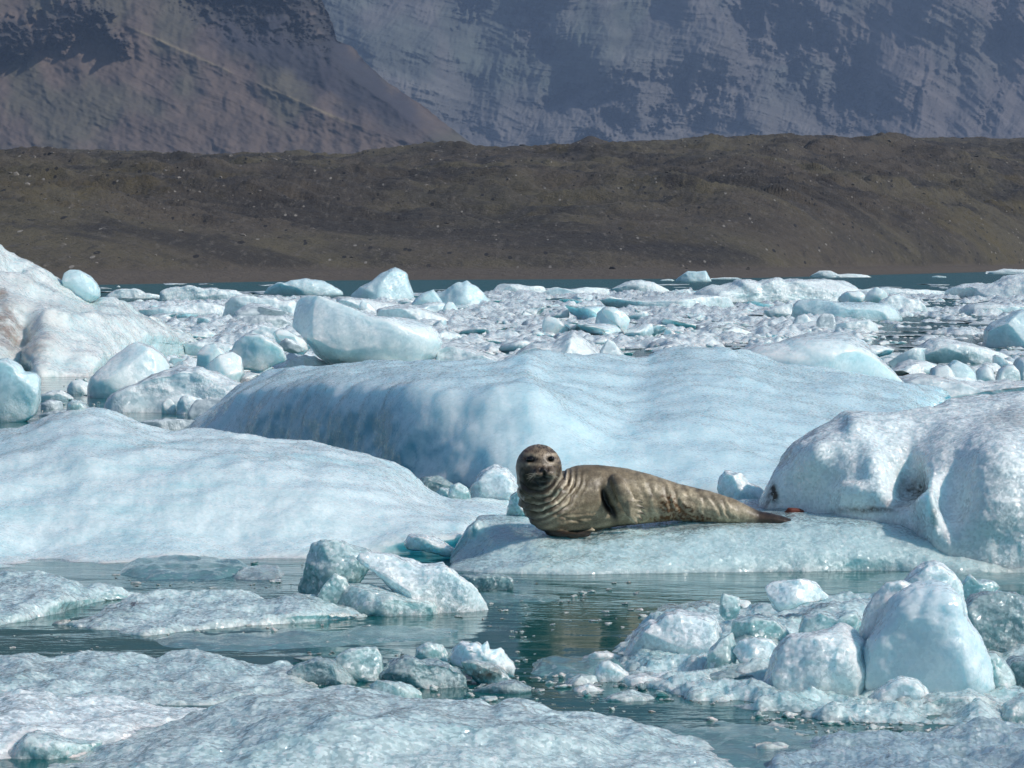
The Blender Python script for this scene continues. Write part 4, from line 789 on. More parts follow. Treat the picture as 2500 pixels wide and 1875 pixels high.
FARB = [  # upper outline, base row: mat, pts, base, T, label
 ('farcyan', [(642, 718), (657, 701), (679, 688), (695, 690), (713, 684), (747, 680), (781, 684), (812, 696), (835, 710)], 720, None, 'pale blue striped floe in the dark water left of the pyramid'),
 ('farcyan', [(858, 720), (878, 698), (906, 685), (925, 673), (940, 663), (952, 656), (965, 653), (980, 660), (991, 668), (999, 697), (1012, 718), (1012, 732)], 735, 1.2, 'pale cyan pyramid-shaped iceberg near the far shore'),
 ('far', [(258, 722), (283, 707), (326, 703), (345, 708), (354, 715), (397, 722)], 728, None, 'low flat floe nearest the left end of the far shore'),
 ('far', [(388, 712), (425, 701), (459, 697), (496, 704), (524, 705), (567, 708), (600, 718), (640, 728)], 737, None, 'lumpy low floe left of the blue striped floe'),
 ('far', [(284, 700), (289, 697), (294, 700)], 701, None, 'tiny white bit of ice alone on dark water at far left'),
 ('far', [(334, 757), (382, 748), (425, 745), (467, 739), (510, 738), (547, 748), (575, 760)], 778, None, 'slab of grey-white ice above the mid-left rubble'),
 ('far', [(547, 740), (567, 728), (600, 722), (634, 725), (674, 725), (685, 733), (719, 737), (724, 760)], 782, None, 'jumbled white slab touching the left side of the horned slab'),
 ('fargrey', [(560, 788), (590, 775), (640, 768), (690, 772), (712, 785)], 800, None, 'dark-edged grey slab left of the horned slab'),
 ('far', [(419, 806), (450, 800), (490, 806), (520, 815)], 822, None, 'small flat slab off the lower end of the left iceberg'),
 ('far', [(453, 838), (496, 832), (540, 835), (580, 845)], 875, None, 'low white slab behind the rounded knob'),
 ('far', [(600, 815), (628, 801), (642, 794), (668, 798), (690, 806)], 845, None, 'white rubble hump left of the horned slab foot'),
 ('far', [(1065, 856), (1096, 844), (1138, 850), (1181, 861), (1223, 878), (1260, 890)], 905, 1.1, 'smooth white mound just behind the ridge of the broad blue floe'),
 ('far', [(1245, 870), (1275, 850), (1300, 838), (1340, 840), (1380, 820), (1400, 808), (1430, 835), (1470, 868), (1490, 885)], 900, 1.0, 'white gabled floe behind the middle ridge of the broad blue floe'),
 ('far', [(1455, 875), (1475, 842), (1486, 828), (1500, 836), (1520, 860), (1535, 880)], 895, .5, 'sharp white tooth beside the gabled floe'),
 ('farcyan', [(1067, 720), (1096, 701), (1118, 691), (1128, 693), (1141, 686), (1152, 695), (1164, 701), (1175, 714), (1198, 740)], 752, None, 'glinting pale heap with small cubes on top'),
 ('far', [(821, 727), (855, 725), (912, 733), (974, 743)], 762, 1.2, 'snowy shelf behind the back of the horned slab'),
 ('far', [(920, 755), (968, 745), (1025, 750), (1067, 765), (1104, 780)], 792, 1.5, 'low white swell of ice in front of the gable-shaped block'),
 ('far', [(1200, 703), (1217, 692), (1251, 693), (1300, 699), (1325, 698), (1332, 706)], 717, None, 'flat-topped floe at the far water edge in the centre'),
 ('far', [(1327, 706), (1359, 701), (1393, 707), (1427, 701), (1486, 705)], 723, None, 'thin wavy floe right of the flat-topped floe'),
 ('far', [(1486, 708), (1520, 692), (1540, 685), (1565, 684), (1597, 689), (1611, 697), (1636, 708)], 714, None, 'white domed floe near the far shore in the centre right'),
 ('farcyan', [(1648, 685), (1657, 676), (1665, 671), (1679, 661), (1700, 663), (1724, 661), (1730, 672), (1736, 684)], 687, None, 'fretted little berg standing against the beach'),
 ('far', [(1608, 684), (1630, 681), (1650, 683)], 685.5, None, 'sliver of ice left of the fretted little berg'),
 ('far', [(1730, 680), (1770, 677), (1812, 678)], 682, None, 'thin flat sliver right of the fretted little berg'),
 ('far', [(1463, 733), (1512, 731), (1568, 732), (1625, 725), (1682, 720), (1738, 721), (1781, 725), (1808, 746)], 755, 1.4, 'long smooth white slab tapering at its right end'),
 ('far', [(1616, 720), (1653, 708), (1682, 706), (1692, 719)], 724, None, 'smooth hump behind the long smooth slab'),
 ('far', [(1693, 716), (1724, 700), (1760, 698), (1789, 693), (1795, 683), (1823, 682), (1850, 690), (1875, 682), (1900, 677), (1912, 683), (1950, 684), (1988, 682), (2030, 686), (2059, 684), (2079, 690), (2097, 708)], 737, 2.5, 'big rubbly white floe, widest one near the far shore'),
 ('far', [(1976, 675), (1990, 667), (2002, 660), (2028, 661), (2045, 669), (2090, 668), (2128, 673)], 677, None, 'white floe with a hump, lying off the beach at right'),
 ('far', [(2274, 675), (2290, 673), (2310, 675)], 678, None, 'tiny flat pan of ice alone on the blue water at right'),
 ('far', [(2394, 664), (2427, 662), (2450, 656), (2498, 658), (2560, 660)], 669, None, 'farthest floe, a flat white strip in the right corner of the water'),
 ('far', [(2310, 710), (2357, 697), (2390, 696), (2422, 693), (2464, 674), (2498, 667), (2580, 664)], 728, 3.0, 'rubbly white bank running to the right edge below the far floe'),
 ('far', [(2090, 708), (2158, 701), (2201, 705), (2272, 708), (2325, 714)], 724, None, 'flat brash strip along the edge of the blue water at right'),
 ('far', [(2147, 738), (2172, 722), (2195, 716), (2221, 730), (2243, 728), (2257, 742), (2262, 756)], 766, None, 'jumbled white heap right of the pair of blocks'),
 ('farcyan', [(1936, 752), (1941, 742), (1951, 733), (1988, 731), (2017, 731), (2051, 739), (2116, 740), (2167, 741), (2185, 752), (2198, 768)], 784, 1.2, 'long pale cyan block with a rounded left end, right of centre'),
 ('far', [(1865, 758), (1903, 745), (1932, 738), (1942, 752)], 773, None, 'greyish lumps left of the long pale cyan block'),
 ('fargrey', [(1993, 785), (2000, 772), (2011, 765), (2034, 767), (2043, 790)], 810, None, 'pinkish-grey hump in front of the long pale cyan block'),
 ('far', [(1935, 790), (1945, 772), (1965, 766), (1985, 780), (2000, 795)], 805, None, 'white lump left of the pinkish-grey hump'),
 ('far', [(2040, 790), (2087, 782), (2124, 781), (2144, 798)], 812, None, 'crumbly block right of the pinkish-grey hump'),
 ('far', [(2345, 755), (2362, 742), (2413, 738), (2442, 742), (2459, 739), (2498, 743), (2560, 748)], 770, 1.2, 'flat-topped floe above the shaded berg at the right edge'),
 ('farcyan', [(2402, 824), (2405, 806), (2419, 792), (2440, 782), (2456, 772), (2484, 758), (2500, 756), (2600, 764)], 850, 1.1, 'teal-shaded berg with a white top cut by the right edge'),
 ('far', [(2212, 866), (2243, 847), (2272, 828), (2300, 824), (2342, 834), (2399, 846), (2442, 860), (2476, 874)], 888, .9, 'long low wedge floe in the streaky water at right'),
 ('far', [(2125, 878), (2160, 868), (2210, 862), (2250, 870)], 884, None, 'flat grey pan at the left end of the long low wedge floe'),
 ('far', [(2170, 906), (2209, 892), (2240, 886), (2260, 914)], 922, .5, 'whale-backed white block off the right end of the broad blue floe'),
 ('far', [(2266, 940), (2270, 912), (2277, 896), (2311, 889), (2325, 905), (2340, 940)], 960, .5, 'upright rounded block, left one of the cluster above the hummock'),
 ('farcyan', [(2300, 920), (2315, 890), (2334, 878), (2362, 891), (2379, 906), (2386, 945)], 955, .5, 'twisted glassy block, second of the cluster above the hummock'),
 ('far', [(2380, 930), (2386, 901), (2408, 890), (2422, 901), (2430, 935)], 950, .35, 'narrow block, third of the cluster above the hummock'),
 ('far', [(2430, 930), (2439, 903), (2456, 891), (2473, 889), (2486, 905), (2490, 935)], 948, .4, 'knobbly block, fourth of the cluster above the hummock'),
 ('far', [(2470, 900), (2485, 874), (2510, 868), (2560, 872)], 930, .5, 'white block cut by the right edge above the hummock'),
 ('far', [(2180, 925), (2230, 915), (2290, 920), (2330, 930), (2400, 938), (2450, 932), (2520, 935), (2600, 940)], 985, 1.5, 'rough white floe under the cluster above the hummock'),
 ('far', [(260, 975), (300, 948), (350, 925), (397, 910), (440, 900), (490, 900), (540, 925), (600, 945), (650, 950), (700, 945)], 1010, 1.0, 'frothy white rubble shelf below the boulders on the mid-left'),
 ('far', [(395, 985), (408, 972), (420, 978), (430, 992)], 1010, None, 'small rounded lump afloat below the rubble shelf'),
 ('far', [(430, 992), (440, 970), (460, 964), (490, 970), (505, 985)], 1012, None, 'wider lump next to the small rounded one below the rubble shelf'),
 ('fargrey', [(460, 1005), (478, 978), (505, 972), (560, 975), (600, 985)], 1025, None, 'grey lump against the left tail of the broad blue floe'),
 ('far', [(165, 945), (175, 930), (195, 925), (215, 935), (230, 950)], 962, None, 'low brownish-white lump in the green pool, right of the egg'),
 ('far', [(100, 965), (125, 955), (150, 952), (180, 970)], 978, None, 'flat yellowish lump in the green pool by the left edge block'),
 ('fargrey', [(100, 985), (120, 975), (150, 980), (155, 992)], 998, None, 'small grey lump nearest the left edge block in the green pool'),
 ('fargrey', [(95, 1012), (130, 1004), (170, 1000), (200, 1005)], 1016, None, 'thin dark-edged sheet between the pool and the wide left floe'),
 ('fargrey', [(330, 1030), (400, 1022), (470, 1025), (500, 1035)], 1048, None, 'flat grey sheet on the water behind the rim of the wide left floe'),
 ('clear', [(1005, 1190), (1030, 1165), (1070, 1160), (1100, 1175), (1120, 1190)], 1205, None, 'dull green lump at the foot of the shaded blue wall'),
]
for (mt_, pts, base, T, lab) in FARB:
    wpx = pts[-1][0] - pts[0][0]
    nm_ = 'iceberg' if 'berg' in lab and 'iceberg' not in lab.replace('pyramid-shaped iceberg', '') or 'pyramid-shaped' in lab else 'ice_floe' if any(k in lab for k in ('floe', 'slab', 'strip', 'shelf', 'bank', 'sheet', 'pan', 'sliver', 'mound', 'swell')) else 'ice_chunk'
    lump(nm_, nm_.replace('_', ' '), lab, mt_, pts, None, T=T, closed=False, base=base, box=0.8, facets=5, amp=1.1 if any(k in lab for k in ('rubbl', 'jumbled', 'lumpy', 'froth', 'rough', 'heap')) else 0.7)

# ------------------------------------------------------------------ drifting brash ice: individual lumps, then the uncountable rest
rng = np.random.RandomState(5)
crush = obj('slush', g0.reshape(-1, 3), grid_faces(*QX.shape)[:, ::-1], M['far'], origin=np.zeros(3)); setcol(crush, np.zeros((QX.size, 3))); tag(crush, 'crushed white ice packed between the floes right across the lagoon', 'crushed ice', kind='stuff')
protos = {}
for mt_ in ('far', 'fargrey', 'farcyan'):
    for k in range(8):
        v, f = chunk_mesh('x', mt_, 4, 100 + k * 7, flat=[0.35, 0.5, 0.6, 0.8, 0.3, 0.45, 0.7, 0.25][k], amp=1.1)
        me = mesh_from('brash_lump', v, f, M[mt_]); protos[(mt_, k)] = me
def dens(px, py):
    """share of the water covered by ice at a spot of the lagoon"""
    p = WZ(px, py); 
    n = pn(np.array([[p[0] / 6.0, p[1] / 26.0, 0.3]]), 77)[0] + 0.5 * pn(np.array([[p[0] / 2.0, p[1] / 7.0, 0.7]]), 78)[0]
    d = 0.92 + n * 0.8
    up = np.interp(px, [-200, 250, 640, 850, 1200, 1650, 1850, 2080, 2320, 2500, 2700], [745, 740, 728, 728, 712, 712, 702, 712, 722, 690, 685])
    if py < up: return 0
    if 1620 < px < 2060 and 733 < py < 750: d -= 0.8
    if 270 < px < 600 and 700 < py < 738: d -= 2
    if 2120 < px < 2420 and 730 < py < 760: d -= 0.6
    if 2120 < px < 2460 and 775 < py < 900: d -= 0.65
    if 1280 < px < 1450 and 700 < py < 750: d -= 0.25
    if 1520 < px < 1600 and 850 < py < 885: d -= 1
    if px < 240 and py > 880: d -= 0.9
    return d
GROUPS = [('lump of white brash ice crowded between the horned slab and the left iceberg', 'brash lumps left of the horned slab', 240, 720),
          ('lump of white brash ice in the crowded middle, right of the horned slab', 'brash lumps in the middle', 1000, 1560),
          ('lump of white brash ice in the crowded strip right of the gabled floe', 'brash lumps right of the middle', 1560, 2130),
          ('lump of white brash ice among the streaks at the right', 'brash lumps at the right', 2130, 2620)]
count = 0; tries = 0
while count < 290 and tries < 9000:
    tries += 1
    gi = rng.choice(4, p=[0.24, 0.36, 0.26, 0.14]); lab, grp, xa, xb = GROUPS[gi]
    px = rng.uniform(xa, xb); py = rng.uniform(715, 905) if px > 1000 else rng.uniform(745, 935)
    if py > (890 if px < 2150 else 905) and px > 700: continue
    if 720 < px < 1000: continue
    if dens(px, py) < rng.uniform(0.3, 0.9): continue
    Dd = float(DW(py)); wm = np.exp(rng.normal(4.15, 0.42)) / F * Dd * (0.75 + 0.5 * (py - 715) / 190)
    mt_ = rng.choice(['far', 'fargrey', 'farcyan'], p=[0.74, 0.18, 0.08]); k = rng.randint(8)
    o = bpy.data.objects.new('brash_lump', protos[(mt_, k)]); COL.objects.link(o)
    p = WZ(px, py); o.location = p; o.location.z = 0
    o.scale = (wm, wm * rng.uniform(0.8, 1.6), wm * rng.uniform(0.25, 0.62)); o.rotation_euler = (rng.uniform(-.15, .15), rng.uniform(-.2, .2), rng.uniform(0, 6.28))
    tag(o, lab, 'ice chunk', grp); count += 1
NP = []
for k in range(9):
    v, f = chunk_mesh('x', 'clear', 4, 900 + k * 5, flat=[0.8, 0.6, 1.0][k % 3], amp=0.7); NP.append(mesh_from('glassy_chunk', v, f, M[['clear', 'snow', 'grey'][k // 3]]))
def scatter(name, label, mat, n, sampler, flat, level=2, amp=1.3):
    prs = [chunk_mesh('x', mat, level, 300 + k * 3, flat=fl_, amp=amp) for k, fl_ in enumerate(flat)]
    V = []; Fc = []; off = 0; c = 0; tr = 0
    while c < n and tr < n * 12:
        tr += 1; s = sampler()
        if s is None: continue
        px, py, wm, dy, hz_ = s; v, f = prs[rng.randint(len(prs))]
        a = rng.uniform(0, 6.28); ca, sa = math.cos(a), math.sin(a)
        q = v * np.array([wm, wm * dy, wm * hz_]); q = np.stack([q[:, 0] * ca * 1.0 - q[:, 1] * sa, q[:, 0] * sa + q[:, 1] * ca, q[:, 2]], 1)
        q = q + WZ(px, py); V.append(q); Fc.append(f + off); off += len(v); c += 1
    o = obj(name, np.concatenate(V), np.concatenate(Fc), M[mat]); setcol(o, np.zeros((off, 3)))
    tag(o, label, 'brash ice', kind='stuff'); return o
def s_far():
    py = 690 + 235 * rng.rand() ** 1.15; px = rng.uniform(-60, 2640)
    if py > (885 if px > 1000 else 925) and px < 2150: return None
    if dens(px, py) < rng.uniform(0.15, 0.8): return None
    Dd = float(DW(py)); return px, py, np.exp(rng.normal(2.95, 0.5)) * (0.6 + 0.8 * (py - 690) / 200) / F * Dd, rng.uniform(0.9, 1.8), rng.uniform(0.5, 1.1)
scatter('brash_ice', 'small bits of white brash ice filling the lagoon between the floes', 'far', 3600, s_far, [0.4, 0.55, 0.8, 0.3, 0.45])
def s_slush():
    py = 695 + 240 * rng.rand() ** 1.1; px = rng.uniform(-60, 2640)
    if py > (885 if px > 1000 else 925) and px < 2150: return None
    if dens(px, py) < rng.uniform(-0.35, 0.45): return None
    Dd = float(DW(py)); return px, py, rng.uniform(30, 110) / F * Dd, rng.uniform(1.0, 2.4), rng.uniform(0.10, 0.22)
scatter('slush', 'flat grey slush and thin pans of ice filling the gaps between brash lumps', 'fargrey', 900, s_slush, [0.55, 0.45, 0.6, 0.4], level=3, amp=2.2)
NZ = [(280, 760, 1375, 1440, 0.25), (1000, 1560, 1415, 1560, 0.35), (690, 1320, 1590, 1720, 1.0), (1300, 1560, 1600, 1740, 0.8), (1540, 2140, 1485, 1720, 1.6), (1830, 2520, 1740, 1890, 2.2), (2320, 2520, 1430, 1760, 0.7), (100, 330, 925, 1015, 0.5), (940, 1130, 1170, 1215, 0.3), (0, 300, 1520, 1600, 0.2), (330, 900, 1520, 1570, 0.4), (720, 900, 1390, 1460, 0.2), (1100, 1250, 1410, 1440, .3)]
wz = np.array([z[4] * (z[1] - z[0]) * (z[3] - z[2]) ** 0.5 for z in NZ]); wz /= wz.sum()
def s_near():
    a, b_, c_, d_, _ = NZ[rng.choice(len(NZ), p=wz)]
    px = rng.uniform(a, b_); py = rng.uniform(c_, d_); Dd = float(DW(py))
    return px, py, np.exp(rng.normal(2.6, 0.6)) / F * Dd, rng.uniform(0.7, 1.4), rng.uniform(0.6, 1.2)
scatter('brash_ice', 'loose clear crumbs of ice floating around the nearest blocks', 'grey', 1700, s_near, [0.4, 0.3, 0.25, 0.5], level=3)

for k in range(110):
    zx = [(1560, 2120, 1500, 1640), (1440, 1900, 1640, 1770), (1900, 2560, 1745, 1880), (2280, 2560, 1560, 1760), (700, 1280, 1600, 1712)][rng.choice(5, p=[0.2, 0.24, 0.32, 0.12, 0.12])]
    px = rng.uniform(zx[0], zx[1]); py = rng.uniform(zx[2], zx[3]); Dd = float(DW(py)); wm = np.exp(rng.normal(3.75, 0.4)) / F * Dd
    o = bpy.data.objects.new('ice_chunk', NP[rng.randint(len(NP))]); COL.objects.link(o); p = WZ(px, py); o.location = (p[0], p[1], 0.05 if zx[2] < 1600 and zx[0] == 1560 else 0.0)
    o.scale = (wm, wm * rng.uniform(0.7, 1.1), wm * rng.uniform(0.35, 0.6)); o.rotation_euler = (rng.uniform(-.12, .12), rng.uniform(-.12, .12), rng.uniform(0, 6.28))
    tag(o, 'fist-sized glassy chunk among the foreground rubble of ice', 'ice chunk', 'glassy chunks strewn through the foreground rubble')
# dark boulder on the far beach
mb, bt2, bb2 = nodes('dark_boulder_rock'); bb2.inputs['Base Color'].default_value = (0.012, 0.012, 0.014, 1); bb2.inputs['Roughness'].default_value = 0.8; M['rock'] = mb
lump('boulder', 'boulder', 'black boulder lying alone on the grey beach behind the centre ice', 'rock', [(1486, 657), (1490, 651), (1497, 651), (1502, 654), (1506, 660), (1496, 663), (1488, 661)], 330, T=0.3, lvl=3)
# ------------------------------------------------------------------ the seal
def blob(px, py, dy, r, ry=1.0, rx=1.0, rz=1.0):
    return (px, py, dy, r, ry, rx, rz)
SY = 20.75; S = SY / F                       # metres per pixel at the seal
def seal():
    B = []
    def chain(pts, n=14):
        for a, b in zip(pts[:-1], pts[1:]):
            for t in np.linspace(0, 1, n, endpoint=False): B.append(tuple(np.array(a, float) * (1 - t) + np.array(b, float) * t))
        B.append(tuple(float(x) for x in pts[-1]))
    # px, py, depth offset (m), radius px, depth factor, x factor, z factor
    chain([(1315, 1141, -.30, 57, 1.05, 1, 1), (1318, 1175, -.26, 55, 1, 1, 1), (1326, 1208, -.17, 62, 1, 1, 1), (1346, 1234, -.08, 66, 1, 1.0, 1), (1385, 1229, -.01, 76, .95, 1, 1), (1425, 1217, .03, 83, .92, 1, 1), (1459, 1214, .04, 80, .88, 1, 1), (1515, 1213, .05, 72, .88, 1, 1),
           (1571, 1217, .05, 62, .95, 1, 1), (1645, 1225, .05, 46.5, 1.05, 1, 1), (1719, 1236, .04, 40, 1.1, 1, 1), (1775, 1247, .03, 34, 1.1, 1, 1), (1812, 1256, .02, 26, 1.15, 1, 1), (1849, 1265, .02, 17.5, 1.4, 1, 1), (1886, 1268, .02, 14.5, 1.9, 1, 1), (1925, 1274, .01, 9, 2.6, 1, 1), (1956, 1281, .0, 3.5, 3, 1, 1)], 10)
    # muzzle, whisker pads, chin, brow
    chain([(1318, 1150, -.36, 37, 1, 1.1, .8), (1327, 1158, -.43, 25, 1, 1.15, .85)], 6)
    for x, y in ((1316, 1158), (1341, 1157)): B.append(blob(x, y, -.485, 12.5, .95, 1.1, .9))
    B.append(blob(1328, 1148, -.49, 10, .8, 1.1, .8)); B.append(blob(1327, 1178, -.43, 14, .9, 1.3, .8))
    B.append(blob(1297, 1110, -.36, 12, .7, 1.4, .6)); B.append(blob(1341, 1109, -.36, 11, .7, 1.3, .6))
    # throat folds
    B.append(blob(1350, 1185, -.33, 20, .7, 1.1, 1.2)); B.append(blob(1300, 1195, -.33, 26, .8, 1.3, .8))
    # near fore-flipper hanging over the flank
    chain([(1504, 1172, -.08, 17, 1, 1, 1), (1515, 1190, -.135, 19, .75, 1, 1), (1527, 1214, -.175, 20, .42, 1, 1), (1539, 1240, -.18, 19, .36, 1, 1), (1548, 1261, -.175, 14, .36, 1, 1)], 12)
    for i, (x, y) in enumerate(((1562, 1224), (1566, 1238), (1567, 1252), (1563, 1266), (1553, 1277))):
        chain([(1536 + i, 1226 + 8 * i, -.187, 8, .9, 1, 1), (x, y, -.178, 4.5, .9, 1, 1)], 10)
    # far fore-flipper tucked below the chest
    chain([(1342, 1296, -.10, 12, 1, 1, 1), (1370, 1303, -.16, 10.5, 1, 1.2, .9), (1405, 1307, -.19, 9.5, 1, 1.2, .8), (1432, 1303, -.19, 8.5, 1, 1, .8), (1446, 1293, -.19, 6.5, 1, 1, .9)], 10)
    # second hind flipper edge
    chain([(1850, 1256, .08, 10, 1, 1, 1), (1905, 1264, .10, 8, 1.3, 1, .8), (1935, 1272, .12, 4, 1.6, 1, .8)], 8)
    d, f = ico(3); V = []; Fc = []; off = 0
    for (px, py, dy, r, ky, kx, kz) in B:
        c = W(px, py, SY + dy); rm = r * (SY + dy) / F
        V.append(d * np.array([rm * kx, rm * ky, rm * kz]) + c); Fc.append(f + off); off += len(d)
    # soften the profile under the animal where it rests
    me = mesh_from('seal_build', np.concatenate(V), np.concatenate(Fc)); tmp = bpy.data.objects.new('seal_build', me); COL.objects.link(tmp)
    rm_ = tmp.modifiers.new('r', 'REMESH'); rm_.mode = 'VOXEL'; rm_.voxel_size = 0.0058
    sm_ = tmp.modifiers.new('s', 'SMOOTH'); sm_.iterations = 5; sm_.factor = 0.6
    dg = bpy.context.evaluated_depsgraph_get(); ev = tmp.evaluated_get(dg); m2 = ev.to_mesh()
    n = len(m2.vertices); v = np.empty(n * 3); m2.vertices.foreach_get('co', v); v = v.reshape(-1, 3)
    nr = np.empty(n * 3); m2.vertices.foreach_get('normal', nr); nr = nr.reshape(-1, 3)
    fs = np.array([list(p.vertices) for p in m2.polygons if len(p.vertices) == 4], np.int32)
    ev.to_mesh_clear(); bpy.data.objects.remove(tmp)
    px, py = PX(v); front = nr[:, 1] < 0.25
    def G(x, y, sx, sy, rot=0, pw=1):
        c, s = math.cos(rot), math.sin(rot); u = (px - x) * c + (py - y) * s; w_ = -(px - x) * s + (py - y) * c
        return np.exp(-((u / sx) ** 2 + (w_ / sy) ** 2) ** pw)
    wp = fbm(np.stack([px / 40, py / 40, v[:, 1] * 3], 1), 501, 3) * 1.0
    # --- relief: neck folds around the face, ripples of blubber along the rear body, long creases on the chest
    n = len(v)
    hd = np.hypot((px - 1312) * 0.95, (py - 1138) * 0.80)
    ang = np.arctan2(py - 1138, px - 1312)
    sect = sstep(0.0, 0.45, ang) * sstep(2.9, 2.2, ang)
    ph = (hd + 5 * wp - 50) / 13.5
    ring = np.exp(-((hd - 78) / 30) ** 2) * sect
    fold = (np.abs(np.sin(np.pi * ph)) - 0.5) * ring * (0.55 + 0.9 * sstep(-0.25, 0.25, fbm(np.stack([px / 28, py / 28, np.full(len(px), 4.)], 1), 565, 2)))
    disp = fold * 0.021
    ph2 = (px - 0.42 * (py - 1200) * -1 + 9 * wp)
    body = sstep(1530, 1590, px) * sstep(1840, 1780, px) * sstep(1285, 1255, py)
    rip = np.sin((px - 0.45 * (py - 1180) + 16 * wp) / 27.0 * 2 * np.pi + 0.8 * np.sin(px / 41.0))
    disp += rip * 0.0030 * (0.55 + 0.9 * sstep(-0.3, 0.3, fbm(np.stack([px / 60, py / 60, np.ones(n)], 1), 560, 2))) * body * np.clip(-nr[:, 1] * 1.4, 0, 1)
    ch = sstep(1345, 1390, px) * sstep(1530, 1470, px) * sstep(1245, 1262, py)
    cr = np.sin((py + 0.12 * (px - 1400) + 6 * wp) / 13.0 * 2 * np.pi)
    disp += cr * 0.0035 * ch
    for (x, y, sx, sy, rot, a) in [(1295, 1121, 13, 8, 0.08, -.016), (1346, 1120, 10, 7, 0.25, -.014), (1319, 1146, 4, 6, 0.5, -.014), (1337, 1144, 4, 6, -0.5, -.014), (1328, 1160, 2.5, 9, 0, -.010), (1327, 1169, 16, 3.5, 0.05, -.016),
                                   (1392, 1268, 40, 2.5, 0.28, -.010), (1375, 1245, 26, 2.5, -0.6, -.008), (1480, 1220, 9, 34, -0.28, -.035), (1494, 1245, 8, 24, -0.35, -.03), (1540, 1230, 5, 30, -0.45, 0.0)]:
        disp += G(x, y, sx, sy, rot) * a * front
    disp += fbm(v * 16, 510, 3) * 0.0016
    v = v + nr * disp[:, None]
    o = obj('seal', v, fs, None, origin=np.array([v[:, 0].mean(), v[:, 1].mean(), 0.22]))
    # --- coat colours, with some shade and highlights painted in
    z01 = np.zeros(n)
    back = np.array([0.200, 0.160, 0.102]); pale = np.array([0.52, 0.44, 0.30]); dark = np.array([0.050, 0.037, 0.024]); rust = np.array([0.115, 0.052, 0.016]); hind = np.array([0.030, 0.018, 0.012])
    def mx(c, k, d_): k = np.clip(k, 0, 1)[:, None]; return c * (1 - k) + d_ * k
    c = np.tile(back, (n, 1)) * (1 + 0.35 * wp)[:, None]
    mott = fbm(np.stack([px / 11, py / 11, v[:, 1] * 8], 1), 530, 4)
    topy = np.interp(px, [1374, 1459, 1571, 1719, 1812, 1956], [1131, 1133, 1155, 1196, 1229, 1281]); boty = np.interp(px, [1280, 1400, 1500, 1600, 1956], [1290, 1305, 1292, 1274, 1283])
    rel = np.clip((py - topy) / (boty - topy + 1e-3), 0, 1)
    c = mx(c, sstep(1480, 1680, px) * (0.50 + 0.6 * sstep(0.15, 0.75, rel)) * 0.8, pale)
    c = mx(c, 0.45 * sstep(0.72, 0.98, rel) * (px > 1340), pale)
    c = mx(c, G(1560, 1190, 30, 30) * 0.4, pale)
    c = mx(c, 0.35 * rip * body * (rip > 0), pale); c = mx(c, -0.5 * rip * body * (rip < 0), back * 0.75)  # ripple crests painted lighter and troughs darker, as light and shade
    c = mx(c, 0.55 * sstep(0.05, 0.45, mott) * sstep(1560, 1400, px), dark * 1.8); c = mx(c, 0.5 * sstep(0.05, 0.5, -mott), pale)
    c = mx(c, sstep(1440, 1320, px) * 0.70, np.array([0.070, 0.050, 0.032])); c = mx(c, sstep(0.30, 0.0, rel) * 0.35 * (px > 1374), np.array([0.085, 0.064, 0.038]))  # shade painted over the left of chest and neck; then darker upper back
    head = sstep(78, 55, np.hypot(px - 1314, py - 1140)); 
    c = mx(c, head * 0.97, np.array([0.030, 0.019, 0.012])); hs = fbm(np.stack([px / 6 + 2 * wp, py / 9, v[:, 1] * 3], 1), 540, 3, 0.6, True)  # dark brown head, deepened further to paint in its shade
    c = mx(c, head * sstep(0.42, 0.60, hs) * 0.8 * sstep(1160, 1115, py), np.array([0.26, 0.20, 0.135]))
    c = mx(c, head * G(1285, 1112, 18, 30) * 0.5, np.array([0.09, 0.035, 0.016]))
    for (x, y, sx, sy, k) in [(1296, 1133, 22, 5, .7), (1297, 1110, 20, 5, .6), (1347, 1131, 14, 4.5, .6), (1352, 1110, 14, 4, .6), (1350, 1158, 9, 10, .55), (1314, 1158, 10, 8, .45), (1341, 1158, 8, 8, .45)]: c = mx(c, G(x, y, sx, sy) * min(1, k * (1.2 if y < 1140 else 0.8)) * front, np.array([0.40, 0.32, 0.22]))
    c = mx(c, ring * 0.95 * np.clip(np.sin(np.pi * ph) ** 2 * 1.8 - 0.8, 0, 1) * sstep(1290, 1345, px), np.array([0.58, 0.50, 0.37]))  # pale highlights painted along the neck fold crests
    c = mx(c, ring * 0.85 * np.clip(1 - 3 * np.abs(np.sin(np.pi * ph)), 0, 1), dark * 0.6)  # dark lines painted in the fold creases as shade
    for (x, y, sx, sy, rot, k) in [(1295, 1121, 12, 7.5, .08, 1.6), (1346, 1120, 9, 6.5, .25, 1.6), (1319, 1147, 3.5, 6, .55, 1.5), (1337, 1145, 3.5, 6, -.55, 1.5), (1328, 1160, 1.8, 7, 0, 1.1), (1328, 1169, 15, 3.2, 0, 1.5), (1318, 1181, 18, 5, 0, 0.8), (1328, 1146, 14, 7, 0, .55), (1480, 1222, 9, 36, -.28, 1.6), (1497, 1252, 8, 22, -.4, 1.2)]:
        c = mx(c, G(x, y, sx, sy, rot, 1.6) * k * front, np.array([0.006, 0.005, 0.004]))  # dark face features; the last two marks paint the flipper's shadow
    rn = fbm(np.stack([px / 9, py / 9, np.zeros(n)], 1), 550, 3)
    st = np.clip(G(1630, 1228, 24, 20) + G(1665, 1250, 34, 18) + G(1705, 1266, 36, 9) + G(1620, 1268, 30, 8), 0, 1)
    c = mx(c, st * (0.55 + 1.3 * sstep(-0.1, 0.35, rn)), rust)
    c = mx(c, sstep(1815, 1860, px + 10 * wp) * 0.96, hind)
    ff = sstep(1292, 1298, py) * sstep(1455, 1445, px) * (v[:, 1] < SY - 0.04); c = mx(c, ff * 0.95, hind * 0.7)
